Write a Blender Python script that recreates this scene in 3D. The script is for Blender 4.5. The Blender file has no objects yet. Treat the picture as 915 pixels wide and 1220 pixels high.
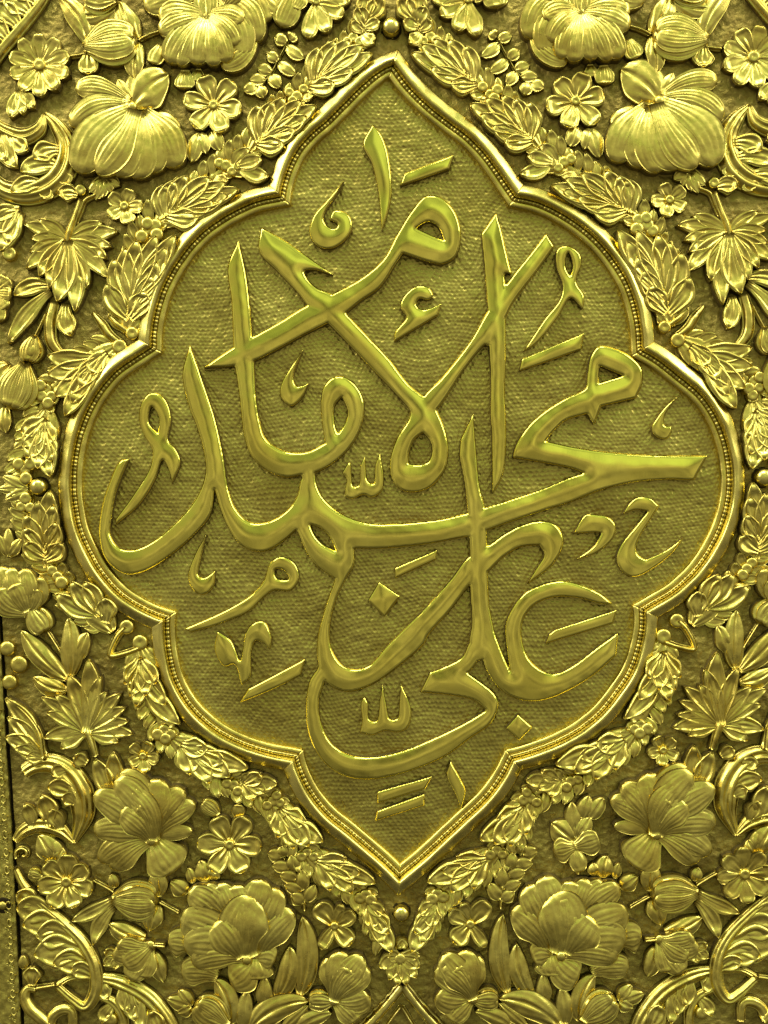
import bpy, math, random
import numpy as np
from mathutils import Vector

random.seed(7)
rng = np.random.RandomState(7)
scene = bpy.context.scene
col = scene.collection

# ------------------------------------------------------------------ camera, light, exposure
S = 0.0005            # one photograph pixel on the panel = half a millimetre
ZC = 1.25             # height of the picture centre above the floor
CAM_D = 0.95
cam_d = bpy.data.cameras.new("camera")
cam = bpy.data.objects.new("camera", cam_d)
col.objects.link(cam)
cam.location = (0.0, -CAM_D, ZC)
cam.rotation_euler = (math.radians(90), 0, 0)
cam_d.sensor_fit = 'VERTICAL'
cam_d.angle = 2 * math.atan(610 * S / CAM_D)
cam_d.clip_start = 0.01
cam_d.clip_end = 100
scene.camera = cam

world = bpy.data.worlds.new("World")
scene.world = world
world.use_nodes = True
wn = world.node_tree.nodes
wl = world.node_tree.links
wn.clear()
w_out = wn.new('ShaderNodeOutputWorld')
w_bg = wn.new('ShaderNodeBackground')
w_tc = wn.new('ShaderNodeTexCoord')
w_sep = wn.new('ShaderNodeSeparateXYZ')
w_ramp = wn.new('ShaderNodeValToRGB')
w_map = wn.new('ShaderNodeMapRange')
w_map.inputs[1].default_value = -1.0
w_map.inputs[2].default_value = 1.0
wl.new(w_tc.outputs['Generated'], w_sep.inputs[0])
wl.new(w_sep.outputs['Z'], w_map.inputs[0])
wl.new(w_map.outputs[0], w_ramp.inputs[0])
w_noise = wn.new('ShaderNodeTexNoise')
w_noise.noise_dimensions = '4D'
w_noise.inputs['Scale'].default_value = 4.6
w_noise.inputs['W'].default_value = 2.0
w_noise.inputs['Detail'].default_value = 2.0
wl.new(w_tc.outputs['Generated'], w_noise.inputs['Vector'])
w_nr = wn.new('ShaderNodeMapRange')
w_nr.inputs[1].default_value = 0.32
w_nr.inputs[2].default_value = 0.68
w_nr.inputs[3].default_value = 0.28
w_nr.inputs[4].default_value = 1.75
wl.new(w_noise.outputs['Fac'], w_nr.inputs[0])
w_mul = wn.new('ShaderNodeVectorMath')
w_mul.operation = 'SCALE'
wl.new(w_ramp.outputs[0], w_mul.inputs[0])
wl.new(w_nr.outputs[0], w_mul.inputs['Scale'])
wl.new(w_mul.outputs[0], w_bg.inputs[0])
wl.new(w_bg.outputs[0], w_out.inputs[0])
cr = w_ramp.color_ramp
cr.elements[0].position = 0.0
cr.elements[0].color = (0.07, 0.062, 0.045, 1)
cr.elements[1].position = 1.0
cr.elements[1].color = (0.60, 0.78, 0.40, 1)
for pos, c in ((0.34, (0.25, 0.232, 0.165)), (0.5, (0.43, 0.40, 0.28)), (0.555, (0.50, 0.49, 0.30)), (0.62, (0.54, 0.67, 0.32))):
    e = cr.elements.new(pos)
    e.color = (*c, 1)
w_bg.inputs[1].default_value = 0.62


def area(name, loc, target, sx, sy, power, color):
    ld = bpy.data.lights.new(name, 'AREA')
    ld.shape = 'RECTANGLE'
    ld.size = sx
    ld.size_y = sy
    ld.energy = power
    ld.color = color
    o = bpy.data.objects.new(name, ld)
    col.objects.link(o)
    o.location = loc
    d = Vector(target) - Vector(loc)
    o.rotation_euler = d.to_track_quat('-Z', 'Y').to_euler()
    return o


# fluorescent ceiling lamp above, then two unseen side lamps added for edge glints
area("ceiling_and_rim_lamp", (-0.3, -1.7, ZC + 2.9), (0, 0, ZC), 2.0, 0.7, 50, (1.0, 0.92, 0.86))
area("ceiling_and_rim_lamp", (-2.4, -1.5, ZC + 1.8), (0, 0, ZC), 1.1, 1.8, 42, (1.0, 0.91, 0.84))
area("ceiling_and_rim_lamp", (2.4, -1.5, ZC + 1.8), (0, 0, ZC), 1.1, 1.8, 34, (1.0, 0.92, 0.85))

scene.view_settings.view_transform = 'Standard'
scene.view_settings.look = 'None'
scene.view_settings.exposure = 0.48
scene.view_settings.gamma = 1.0
scene.view_settings.use_curve_mapping = False
scene.cycles.max_bounces = 4
scene.cycles.glossy_bounces = 2


# ------------------------------------------------------------------ materials
def brass(name, c_hi, c_lo, rough, rough_var, bump, bscale, patch=14.0, aniso=None):
    m = bpy.data.materials.new(name)
    m.use_nodes = True
    n = m.node_tree.nodes
    l = m.node_tree.links
    b = n['Principled BSDF']
    b.inputs['Metallic'].default_value = 1.0
    tc = n.new('ShaderNodeTexCoord')
    geo = n.new('ShaderNodeNewGeometry')
    n1 = n.new('ShaderNodeTexNoise')
    n1.inputs['Scale'].default_value = patch
    n1.inputs['Detail'].default_value = 6
    n1.inputs['Roughness'].default_value = 0.65
    l.new(geo.outputs['Position'], n1.inputs['Vector'])
    rp = n.new('ShaderNodeValToRGB')
    rp.color_ramp.elements[0].position = 0.32
    rp.color_ramp.elements[0].color = (*c_lo, 1)
    rp.color_ramp.elements[1].position = 0.66
    rp.color_ramp.elements[1].color = (*c_hi, 1)
    l.new(n1.outputs['Fac'], rp.inputs[0])
    l.new(rp.outputs[0], b.inputs['Base Color'])
    n2 = n.new('ShaderNodeTexNoise')
    n2.inputs['Scale'].default_value = patch * 9
    n2.inputs['Detail'].default_value = 4
    l.new(geo.outputs['Position'], n2.inputs['Vector'])
    mr = n.new('ShaderNodeMapRange')
    mr.inputs[1].default_value = 0.3
    mr.inputs[2].default_value = 0.7
    mr.inputs[3].default_value = rough - rough_var
    mr.inputs[4].default_value = rough + rough_var
    l.new(n2.outputs['Fac'], mr.inputs[0])
    l.new(mr.outputs[0], b.inputs['Roughness'])
    mp = n.new('ShaderNodeMapping')
    if aniso:
        mp.inputs['Scale'].default_value = aniso
    l.new(geo.outputs['Position'], mp.inputs['Vector'])
    n3 = n.new('ShaderNodeTexNoise')
    n3.inputs['Scale'].default_value = bscale
    n3.inputs['Detail'].default_value = 3
    l.new(mp.outputs[0], n3.inputs['Vector'])
    bp = n.new('ShaderNodeBump')
    bp.inputs['Strength'].default_value = bump
    bp.inputs['Distance'].default_value = 0.0006
    l.new(n3.outputs['Fac'], bp.inputs['Height'])
    l.new(bp.outputs[0], b.inputs['Normal'])
    return m


M_LET = brass("polished_brass", (0.88, 0.765, 0.15), (0.82, 0.69, 0.115), 0.12, 0.04, 0.02, 520, 18, (1, 1, 0.25))
M_FRAME = brass("moulding_brass", (0.87, 0.75, 0.22), (0.75, 0.60, 0.14), 0.27, 0.08, 0.10, 160, 26)
M_FLOR = brass("chased_brass", (0.84, 0.715, 0.175), (0.64, 0.49, 0.095), 0.33, 0.09, 0.20, 420, 24)
M_FIELD = brass("punched_brass", (0.57, 0.48, 0.12), (0.41, 0.325, 0.07), 0.36, 0.06, 0.10, 900, 22)
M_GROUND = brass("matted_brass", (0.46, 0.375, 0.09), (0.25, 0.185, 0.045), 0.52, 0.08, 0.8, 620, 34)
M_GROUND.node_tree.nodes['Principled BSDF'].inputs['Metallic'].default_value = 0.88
M_SIDE = brass("shade_side_brass", (0.22, 0.17, 0.05), (0.12, 0.09, 0.03), 0.58, 0.08, 0.5, 620, 34)  # dark side colour paints contact shade into the crevices
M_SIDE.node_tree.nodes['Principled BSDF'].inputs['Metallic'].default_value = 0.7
M_STRIP = brass("engraved_brass", (0.60, 0.51, 0.12), (0.46, 0.375, 0.08), 0.40, 0.08, 0.5, 500, 40)
M_DARK = brass("dark_metal", (0.06, 0.045, 0.02), (0.03, 0.022, 0.012), 0.6, 0.1, 0.4, 600, 40)


# ------------------------------------------------------------------ helpers
def W(p):
    """(x, y, h) arrays in photograph pixels on the panel -> world metres"""
    p = np.asarray(p, dtype=float)
    return np.stack([(p[..., 0] - 457.5) * S, -p[..., 2] * S, (610 - p[..., 1]) * S + ZC], -1)


SIDE = 'left'
LIFT = 3.0            # height of the foliage above the ground, in pixels


def X(p):
    """reflect a point of the left half about the panel's axis for the right half"""
    x, y = p[0], p[1]
    if SIDE == 'left':
        return (x, y)
    ux, uy = 0.01142, 0.99993
    rx, ry = x - 466, y - 35
    t = rx * ux + ry * uy
    nx, ny = rx - t * ux, ry - t * uy
    k = 1.028
    return (466 + t * ux - nx * k, 35 + t * uy - ny * k)


def sg():
    return 1.0 if SIDE == 'left' else -1.0


def tile(ox, oy, k):
    return lambda *pts: [(ox + a / k, oy + b / k) for a, b in pts]


def thing(name, label, cat, at, group=None, raw=False):
    o = bpy.data.objects.new(name, None)
    col.objects.link(o)
    p = at if raw else X(at)
    o.location = W((p[0], p[1], -3.0))
    o.empty_display_size = 0.005
    o['label'] = label
    o['category'] = cat
    if group:
        o['group'] = group
    return o


def build(name, verts, faces, mat, parent=None, smooth=True, normals=None, fix=True, top=None):
    """verts in pixel space; object placed at its parent's origin"""
    w = W(verts)
    off = np.zeros(3)
    if parent is not None:
        r = parent
        while r.parent is not None:
            r = r.parent
        off = np.array(r.location)
    else:
        off = w.mean(0)
        off[1] = 0.0
    me = bpy.data.meshes.new(name)
    if fix and len(faces):
        s = 0.0
        for f in faces[:: max(1, len(faces) // 12)]:
            a, b, c = w[f[0]], w[f[1]], w[f[2]]
            s += np.cross(b - a, c - a)[1]
        if s > 0:
            faces = [tuple(f)[::-1] for f in faces]
    me.from_pydata((w - off).tolist(), [], [tuple(int(i) for i in f) for f in faces])
    if smooth:
        me.polygons.foreach_set('use_smooth', np.ones(len(me.polygons), dtype=bool))
    me.materials.append(mat)
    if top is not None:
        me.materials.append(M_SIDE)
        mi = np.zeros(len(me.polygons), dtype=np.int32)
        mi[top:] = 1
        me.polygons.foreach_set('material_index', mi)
    o = bpy.data.objects.new(name, me)
    col.objects.link(o)
    if parent is not None:
        o.parent = parent
    else:
        o.location = off
    return o


def tag(o, label, cat, group=None):
    o['label'] = label
    o['category'] = cat
    if group:
        o['group'] = group
    return o


def wav(x, y, s=1.0, ph=0.0):
    return (np.sin(x * .061 * s + 1.3 + ph) * np.sin(y * .053 * s + .7) + .6 * np.sin((x + y) * .097 * s + 2.1 + ph)
            + .5 * np.sin((x - 1.4 * y) * .14 * s + ph))


def crom(pts, closed=False, step=2.0):
    """centripetal Catmull-Rom through points, sampled every `step` pixels"""
    P = [np.array(p[:2], float) for p in pts]
    n = len(P)
    if n == 2 and not closed:
        m = max(2, int(np.linalg.norm(P[1] - P[0]) / step) + 1)
        return np.array([P[0] + (P[1] - P[0]) * i / m for i in range(m + 1)])
    out = []
    segs = n if closed else n - 1
    for i in range(segs):
        p1, p2 = P[i], P[(i + 1) % n]
        p0 = P[i - 1] if (closed or i > 0) else 2 * p1 - p2
        p3 = P[(i + 2) % n] if (closed or i + 2 < n) else 2 * p2 - p1
        t0 = 0.0
        t1 = t0 + max(np.linalg.norm(p1 - p0), 1e-3) ** .5
        t2 = t1 + max(np.linalg.norm(p2 - p1), 1e-3) ** .5
        t3 = t2 + max(np.linalg.norm(p3 - p2), 1e-3) ** .5
        m = max(2, int(np.linalg.norm(p2 - p1) / step) + 1)
        for k in range(m):
            t = t1 + (t2 - t1) * k / m
            a1 = (t1 - t) / (t1 - t0) * p0 + (t - t0) / (t1 - t0) * p1
            a2 = (t2 - t) / (t2 - t1) * p1 + (t - t1) / (t2 - t1) * p2
            a3 = (t3 - t) / (t3 - t2) * p2 + (t - t2) / (t3 - t2) * p3
            b1 = (t2 - t) / (t2 - t0) * a1 + (t - t0) / (t2 - t0) * a2
            b2 = (t3 - t) / (t3 - t1) * a2 + (t - t1) / (t3 - t1) * a3
            out.append((t2 - t) / (t2 - t1) * b1 + (t - t1) / (t2 - t1) * b2)
    if not closed:
        out.append(P[-1])
    return np.array(out)


def outline(pts, step=2.0):
    """closed outline; a point with a third element is a sharp corner"""
    sharp = [i for i, p in enumerate(pts) if len(p) > 2]
    if not sharp:
        return crom(pts, True, step)
    n = len(pts)
    out = []
    for a, i in enumerate(sharp):
        j = sharp[(a + 1) % len(sharp)]
        if j <= i:
            j += n
        run = [pts[k % n] for k in range(i, j + 1)]
        out.append(crom(run, False, step)[:-1])
    return np.concatenate(out)


def sdf(poly, x, y):
    """positive inside"""
    a = poly
    b = np.roll(poly, -1, 0)
    d2 = np.full(x.shape, 1e18)
    ins = np.zeros(x.shape, bool)
    for (ax, ay), (bx, by) in zip(a, b):
        ex, ey = bx - ax, by - ay
        L = ex * ex + ey * ey + 1e-12
        t = np.clip(((x - ax) * ex + (y - ay) * ey) / L, 0, 1)
        dx = x - ax - t * ex
        dy = y - ay - t * ey
        d2 = np.minimum(d2, dx * dx + dy * dy)
        if ay != by:
            c = ((ay > y) != (by > y)) & (x < ex * (y - ay) / ey + ax)
            ins ^= c
    d = np.sqrt(d2)
    return np.where(ins, d, -d)


def relief(strokes, g, hfun, base=-8.0):
    """strokes: list of (outline, [holes]). Returns per stroke (verts, faces, normals) of the raised union,
    every face given to the stroke it lies deepest in."""
    polys = []
    for o, hs in strokes:
        polys.append((outline(o), [outline(h) for h in hs]))
    allp = np.concatenate([p for p, _ in polys])
    x0, y0 = allp.min(0) - 3 * g
    x1, y1 = allp.max(0) + 3 * g
    nx = int((x1 - x0) / g) + 1
    ny = int((y1 - y0) / g) + 1
    gx = x0 + np.arange(nx) * g
    gy = y0 + np.arange(ny) * g
    Ds = []
    for p, hs in polys:
        D = np.full((ny, nx), -5.0)
        i0 = max(0, int((p[:, 0].min() - x0) / g) - 4)
        i1 = min(nx, int((p[:, 0].max() - x0) / g) + 6)
        j0 = max(0, int((p[:, 1].min() - y0) / g) - 4)
        j1 = min(ny, int((p[:, 1].max() - y0) / g) + 6)
        xx, yy = np.meshgrid(gx[i0:i1], gy[j0:j1])
        d = sdf(p, xx, yy)
        for h in hs:
            d = np.minimum(d, -sdf(h, xx, yy))
        D[j0:j1, i0:i1] = np.maximum(d, -5.0)
        Ds.append(D)
    Ds = np.array(Ds)
    # a hole of one stroke may be crossed by another: union of all
    D = Ds.max(0)
    own = Ds.argmax(0)
    dm = np.where(D > 0, np.clip(D, 0, 14), 0)
    kr = np.exp(-.5 * (np.arange(-5, 6) * g / 3.2) ** 2)
    kr /= kr.sum()
    for axis in (0, 1):
        dm = np.apply_along_axis(lambda r: np.convolve(r, kr, 'same'), axis, dm)
    verts = []
    vid = {}
    dist = []
    dome_d = []

    def node(j, i):
        k = (j, i)
        if k not in vid:
            vid[k] = len(verts)
            verts.append((gx[i], gy[j]))
            dist.append(D[j, i])
            dome_d.append(dm[j, i])
        return vid[k]

    def cross(j, i, j2, i2):
        k = ('e', min((j, i), (j2, i2)), max((j, i), (j2, i2)))
        if k not in vid:
            a, b = D[j, i], D[j2, i2]
            t = a / (a - b)
            t = min(max(t, .02), .98)
            vid[k] = len(verts)
            verts.append((gx[i] + (gx[i2] - gx[i]) * t, gy[j] + (gy[j2] - gy[j]) * t))
            dist.append(0.0)
            dome_d.append(dm[j, i] * (1 - t) + dm[j2, i2] * t)
        return vid[k]
    faces = []
    fown = []
    walls = []
    wown = []
    I = D > 0
    cnt = I[:-1, :-1].astype(int) + I[1:, :-1] + I[:-1, 1:] + I[1:, 1:]
    for j, i in zip(*np.nonzero(cnt)):
        cs = [(j, i), (j, i + 1), (j + 1, i + 1), (j + 1, i)]
        o = own[max(cs, key=lambda c: D[c])]
        if cnt[j, i] == 4:
            faces.append(tuple(node(*c) for c in cs))
            fown.append(o)
            continue
        f = []
        kinds = []
        for a in range(4):
            c, c2 = cs[a], cs[(a + 1) % 4]
            if I[c]:
                f.append(node(*c))
                kinds.append(0)
            if I[c] != I[c2]:
                f.append(cross(*c, *c2))
                kinds.append(1 if I[c] else 2)
        for a in range(len(f)):
            b = (a + 1) % len(f)
            if kinds[a] == 1 and kinds[b] == 2:
                walls.append((f[a], f[b]))
                wown.append(o)
        if len(f) >= 3:
            faces.append(tuple(f))
            fown.append(o)
    V = np.array(verts)
    dist = np.array(dist)
    H = hfun(V[:, 0], V[:, 1], dist, np.array(dome_d))
    V3 = np.column_stack([V, H])
    # skirt with its own vertices so that the rim stays crisp
    sk = {}
    top_n = len(V3)
    extra = []
    for a, b in walls:
        for k in (a, b):
            if k not in sk:
                sk[k] = top_n + len(extra)
                extra.append((V3[k, 0], V3[k, 1], V3[k, 2]))
                extra.append((V3[k, 0], V3[k, 1], base))
    if extra:
        V3 = np.concatenate([V3, np.array(extra)])
    wf = [(sk[a], sk[a] + 1, sk[b] + 1, sk[b]) for a, b in walls]
    allf = faces + wf
    allo = fown + wown
    w = W(V3)
    N = np.zeros_like(w)
    for f in allf:
        n = np.cross(w[f[1]] - w[f[0]], w[f[2]] - w[f[0]])
        for k in f:
            N[k] += n
    N /= (np.linalg.norm(N, axis=1)[:, None] + 1e-15)
    res = []
    allo = np.array(allo)
    for s in range(len(strokes)):
        ids = np.nonzero(allo == s)[0]
        used = sorted({k for q in ids for k in allf[q]})
        rm = {k: q for q, k in enumerate(used)}
        res.append((V3[used], [tuple(rm[k] for k in allf[q]) for q in ids], N[used], int(np.sum(ids < len(faces)))))
    return res


def put_relief(name, data, mat, parent=None):
    v, f, n, ntop = data
    w = W(v)
    s = np.sum(n[:, 1])
    if s > 0:
        f = [q[::-1] for q in f]
        n = -n
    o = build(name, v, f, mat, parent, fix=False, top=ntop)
    o.data.normals_split_custom_set_from_vertices(n.tolist())
    return o


# ---- patches for leaves, petals, buds, stems
def patch_faces(nu, nv):
    return [(i * nv + j, (i + 1) * nv + j, (i + 1) * nv + j + 1, i * nv + j + 1) for i in range(nu - 1) for j in range(nv - 1)]


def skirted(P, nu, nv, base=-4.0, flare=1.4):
    """P (nu,nv,3) -> verts, faces with a wall (coloured dark for crevice shade) from the edge down to the ground"""
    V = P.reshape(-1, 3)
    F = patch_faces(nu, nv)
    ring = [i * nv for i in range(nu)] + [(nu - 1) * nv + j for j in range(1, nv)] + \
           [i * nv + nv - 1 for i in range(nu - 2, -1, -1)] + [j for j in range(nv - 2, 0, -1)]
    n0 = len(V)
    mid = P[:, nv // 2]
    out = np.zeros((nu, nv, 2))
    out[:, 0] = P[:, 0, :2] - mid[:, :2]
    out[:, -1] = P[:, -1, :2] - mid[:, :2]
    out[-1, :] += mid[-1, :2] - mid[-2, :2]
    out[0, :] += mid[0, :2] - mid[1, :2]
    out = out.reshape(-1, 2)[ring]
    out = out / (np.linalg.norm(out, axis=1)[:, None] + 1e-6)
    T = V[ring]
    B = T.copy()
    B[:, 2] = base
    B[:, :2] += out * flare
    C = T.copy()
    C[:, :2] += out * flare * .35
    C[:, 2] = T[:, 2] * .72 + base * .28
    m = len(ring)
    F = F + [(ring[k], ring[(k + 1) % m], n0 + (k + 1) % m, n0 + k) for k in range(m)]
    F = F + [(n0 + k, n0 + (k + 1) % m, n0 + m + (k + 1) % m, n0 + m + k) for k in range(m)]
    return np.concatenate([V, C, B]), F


def smooth01(t):
    t = np.clip(t, 0, 1)
    return t * t * (3 - 2 * t)


def leaf(parent, name, b, t, w, bend=0.0, z0=2.0, z1=None, hh=None, kind='leaf', mat=None, stri=None, nu=13, nv=11, raw=False):
    """one blade from b to t. kinds: leaf (pointed, midrib), petal (rounded, cupped rim), lobe (acanthus lobe), bud (ribbed dome)"""
    mat = mat or M_FLOR
    if not raw:
        b = X(b)
        t = X(t)
        bend = bend * sg()
    b = np.array(b, float)
    t = np.array(t, float)
    L = max(np.linalg.norm(t - b), 1.0)
    d = (t - b) / L
    n = np.array([-d[1], d[0]])
    w = w * random.uniform(.95, 1.07) * {'leaf': 1.3, 'petal': 1.3, 'cup': 1.0, 'lobe': 1.36, 'bud': 1.0}[kind]
    if w > 22 and kind != 'bud':
        nu, nv = max(nu, 17), max(nv, 19)
    if z1 is None:
        z1 = z0 + (1.0 if kind == 'bud' else 2.0)
    if hh is None:
        hh = {'leaf': .26, 'petal': .21, 'cup': .28, 'lobe': .30, 'bud': .40}[kind] * w
        hh = min(hh, {'leaf': 6.0, 'petal': 6.2, 'cup': 4.6, 'lobe': 6.2, 'bud': 14}[kind])
    s = np.linspace(0, 1, nu)
    if kind == 'leaf':
        u = s
        pr = (np.clip(u, 0, 1) + .03) ** .62 * (1 - u) ** .72
        pr = pr / pr.max()
    elif kind == 'lobe':
        u = 1 - (1 - s) ** 1.5
        pr = (.46 + .54 * smooth01(u / .55)) * np.clip(1 - np.clip((u - .50) / .50, 0, 1) ** 1.9, 0, 1) ** .8
    elif kind in ('petal', 'cup'):
        u = 1 - (1 - s) ** 1.7
        pr = (.42 + .58 * smooth01(u / .62)) * np.sqrt(np.clip(1 - np.clip((u - .55) / .45, 0, 1) ** 2.6, 0, 1))
    else:
        u = (1 - np.cos(s * math.pi)) / 2
        pr = np.sqrt(np.clip(1 - (2 * u - 1) ** 2, 0, 1))
    ph = random.uniform(0, 6.28)
    pr = pr * (1 + .05 * np.sin(u * 9 + ph))
    v = np.linspace(-1, 1, nv)
    U, Vv = np.meshgrid(u, v, indexing='ij')
    PR = np.repeat(pr[:, None], nv, 1)
    c = b[None, None] + (t - b)[None, None] * U[..., None] + n[None, None] * (bend * L * 4 * U * (1 - U))[..., None]
    # local normal for bent centre line
    tx = (t - b)[None, None] + n[None, None] * (bend * L * 4 * (1 - 2 * U))[..., None]
    tx = tx / np.linalg.norm(tx, axis=-1, keepdims=True)
    nn = np.stack([-tx[..., 1], tx[..., 0]], -1)
    pos = c + nn * (PR * Vv * w / 2)[..., None]
    up = LIFT if mat is M_FLOR else 0.0
    lift = up + z0 + (z1 - z0) * np.sin(np.clip(U, 0, 1) * math.pi * (.82 if (kind == 'petal' and w > 24 and L > 48) else .5))
    A = np.abs(Vv)
    if kind == 'leaf':
        ss = min(.04 * w, .6) if stri is None else stri
        h = hh * (.34 + .66 * (1 - A ** 1.5)) * (.45 + .55 * np.sin(np.clip(U * 1.05 + .08, 0, 1) * math.pi))
        h = h - .42 * hh * np.exp(-(Vv / .13) ** 2) + ss * np.cos(A * 13 - U * 10 + ph) * (1 - U)
    elif kind == 'lobe':
        ss = min(.045 * w, .6) if stri is None else stri
        rim = np.exp(-((A - .80) / .17) ** 2) * smooth01(U / .35) + 1.1 * np.exp(-((U - .88) / .09) ** 2) * (A < .9)
        h = hh * (.42 + .25 * (1 - A ** 2) * (1 - smooth01((U - .35) / .4)) + .48 * np.clip(rim, 0, 1.1))
        h = h + ss * np.cos(Vv * 12 + ph) * (1 - smooth01((U - .5) / .4))
        h = h * np.where(A > .97, .7, 1)
    elif kind == 'cup':
        rim = np.maximum(np.exp(-((A - .84) / .15) ** 2) * smooth01(U / .3), np.exp(-((U - .90) / .08) ** 2))
        h = hh * (.50 + .30 * np.exp(-(Vv / .12) ** 2) * (1 - smooth01((U - .3) / .4)) + .55 * rim) * np.where(A > .97, .8, 1)
        h = h + min(.03 * w, .5) * np.cos(Vv * 10 + ph) * (1 - smooth01((U - .4) / .3))
    elif kind == 'petal':
        ss = min(.025 * w, .7) if stri is None else stri
        rim = np.exp(-((A - .90) / .09) ** 2) * smooth01(U / .25) * (1 - smooth01((U - .86) / .1)) + np.exp(-((U - .93) / .05) ** 2)
        cup = (1 - A ** 2.4) * np.sqrt(np.clip(1 - np.clip((U - .55) / .5, 0, 1) ** 2, 0, 1)) * (.5 + .5 * smooth01(U / .35))
        h = hh * (.45 + .55 * cup) + np.clip(rim, 0, 1) * min(1.2, .05 * w)
        fr = 10 if nv < 15 else 21
        h = h + ss * np.cos(Vv * fr + ph) * smooth01(U / .12) * (1 - smooth01((U - .72) / .22))
    else:
        ss = .035 * w if stri is None else stri
        h = hh * np.sqrt(np.clip(1 - Vv ** 2, 0, 1)) * np.clip(PR, 0, 1) + ss * np.cos(Vv * 12 + ph) * PR * np.sin(U * math.pi)
    z = lift + np.maximum(h, 0) + .25 * wav(pos[..., 0], pos[..., 1], 3.0, ph)
    P = np.concatenate([pos, z[..., None]], -1)
    V3, F = skirted(P, nu, nv)
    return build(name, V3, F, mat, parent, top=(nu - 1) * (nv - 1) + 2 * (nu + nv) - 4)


def ribbon(parent, name, pts, wid, hh=7.0, z0=0.0, groove=0.0, mat=None, step=3.0, nv=9, raw=False, sq=2.2):
    """half-round stem or band along a path; wid = one width or one per control point"""
    mat = mat or M_FLOR
    if not raw:
        pts = [X(p) for p in pts]
    c = crom(pts, False, step)
    m = len(c)
    if np.isscalar(wid):
        ww = np.full(m, float(wid))
    else:
        P = np.array([p[:2] for p in pts], float)
        k = np.concatenate([[0], np.cumsum(np.linalg.norm(np.diff(P, axis=0), axis=1))])
        a = np.concatenate([[0], np.cumsum(np.linalg.norm(np.diff(c, axis=0), axis=1))])
        ww = np.interp(a / a[-1], k / k[-1], wid)
    tx = np.gradient(c, axis=0)
    tx /= np.linalg.norm(tx, axis=1)[:, None] + 1e-9
    nn = np.stack([-tx[:, 1], tx[:, 0]], -1)
    v = np.linspace(-1, 1, nv)
    pos = c[:, None, :] + nn[:, None, :] * (v[None, :, None] * ww[:, None, None] / 2)
    prof = (1 - np.abs(v) ** sq)
    if groove:
        prof = prof - groove * np.exp(-((v - .1) / .22) ** 2) - groove * .5 * np.exp(-((v + .5) / .15) ** 2)
    sc = np.clip(ww / max(ww.max(), 1e-6), .25, 1)
    z = z0 + (LIFT if mat is M_FLOR else 0.0) + hh * prof[None, :] * sc[:, None] + .3 * wav(pos[..., 0], pos[..., 1], 2.2)
    P = np.concatenate([pos, z[..., None]], -1)
    V3, F = skirted(P, m, nv)
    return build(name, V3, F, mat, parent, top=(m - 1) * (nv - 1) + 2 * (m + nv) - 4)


def dome(parent, name, c, r, hh, z0=0.0, dimple=0.0, mat=None, raw=False, na=14, nr=6):
    mat = mat or M_FLOR
    c = c if raw else X(c)
    z0 = z0 + (LIFT if mat is M_FLOR else 0.0)
    rows = []
    for i in range(nr):
        q = i / (nr - 1)
        for a in range(na):
            th = 2 * math.pi * a / na
            rr = r * math.sin(q * math.pi / 2) if i else 0.001
            z = z0 + hh * math.cos(q * math.pi / 2) - dimple * math.exp(-(q / .38) ** 2)
            rows.append((c[0] + rr * math.cos(th), c[1] + rr * math.sin(th), z))
    for a in range(na):
        th = 2 * math.pi * a / na
        rows.append((c[0] + r * math.cos(th), c[1] + r * math.sin(th), -4))
    F = [(i * na + a, i * na + (a + 1) % na, (i + 1) * na + (a + 1) % na, (i + 1) * na + a) for i in range(nr) for a in range(na)]
    return build(name, np.array(rows), F, mat, parent)


def fan(parent, name, base, tips, w, kind='lobe', z0=2.0, zs=1.0, bends=None, start=0.0):
    """several blades leaving one point; the middle ones lie on top"""
    m = len(tips)
    for i, tp in enumerate(tips):
        wi = w[i] if isinstance(w, (list, tuple)) else w
        k = abs(i - (m - 1) / 2) / max(1, (m - 1) / 2)
        bd = bends[i] if bends else 0.0
        b = (base[0] + (tp[0] - base[0]) * start, base[1] + (tp[1] - base[1]) * start)
        leaf(parent, name, b, tp, wi, bd, z0 + zs * (1 - k) * 3 + .13 * i, kind=kind)


def rosette(label, c, r, n, rot=0.0, group=None, boss=.24, kind='cup', wk=None, name='rosette_flower', squash=1.0, z0=3.0):
    r = r * 1.07
    t = thing(name, label, 'flower', c, group)
    w = (wk or (1.22 if n > 6 else 1.0)) * 2 * math.pi * r * .66 / n
    for i in range(n):
        a = rot + 2 * math.pi * i / n
        rr = r * random.uniform(.94, 1.04)
        leaf(t, 'petal', (c[0] + r * .12 * math.cos(a), c[1] + r * .12 * math.sin(a)),
             (c[0] + rr * math.cos(a), c[1] + rr * math.sin(a) * squash), w, 0, z0 + .35 * (i % 2), z0 + 4 + .35 * (i % 2), kind=kind, nu=11, nv=9)
    dome(t, 'boss', c, r * boss, 4.5, z0 + 4.5, 2.6)
    return t


def knot(label, pts, r, group):
    t = thing('blossom_knot', label, 'ornament', pts[0], group)
    for i, p in enumerate(pts):
        rr = r * 1.15 * random.uniform(.88, 1.12)
        dome(t, 'berry', p, rr, rr * .62, 4 + .4 * i, 2.2, na=14, nr=6)
    return t


ORD = ['first', 'second', 'third', 'fourth', 'fifth', 'sixth', 'seventh', 'eighth', 'ninth', 'tenth', 'eleventh', 'twelfth']

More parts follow.
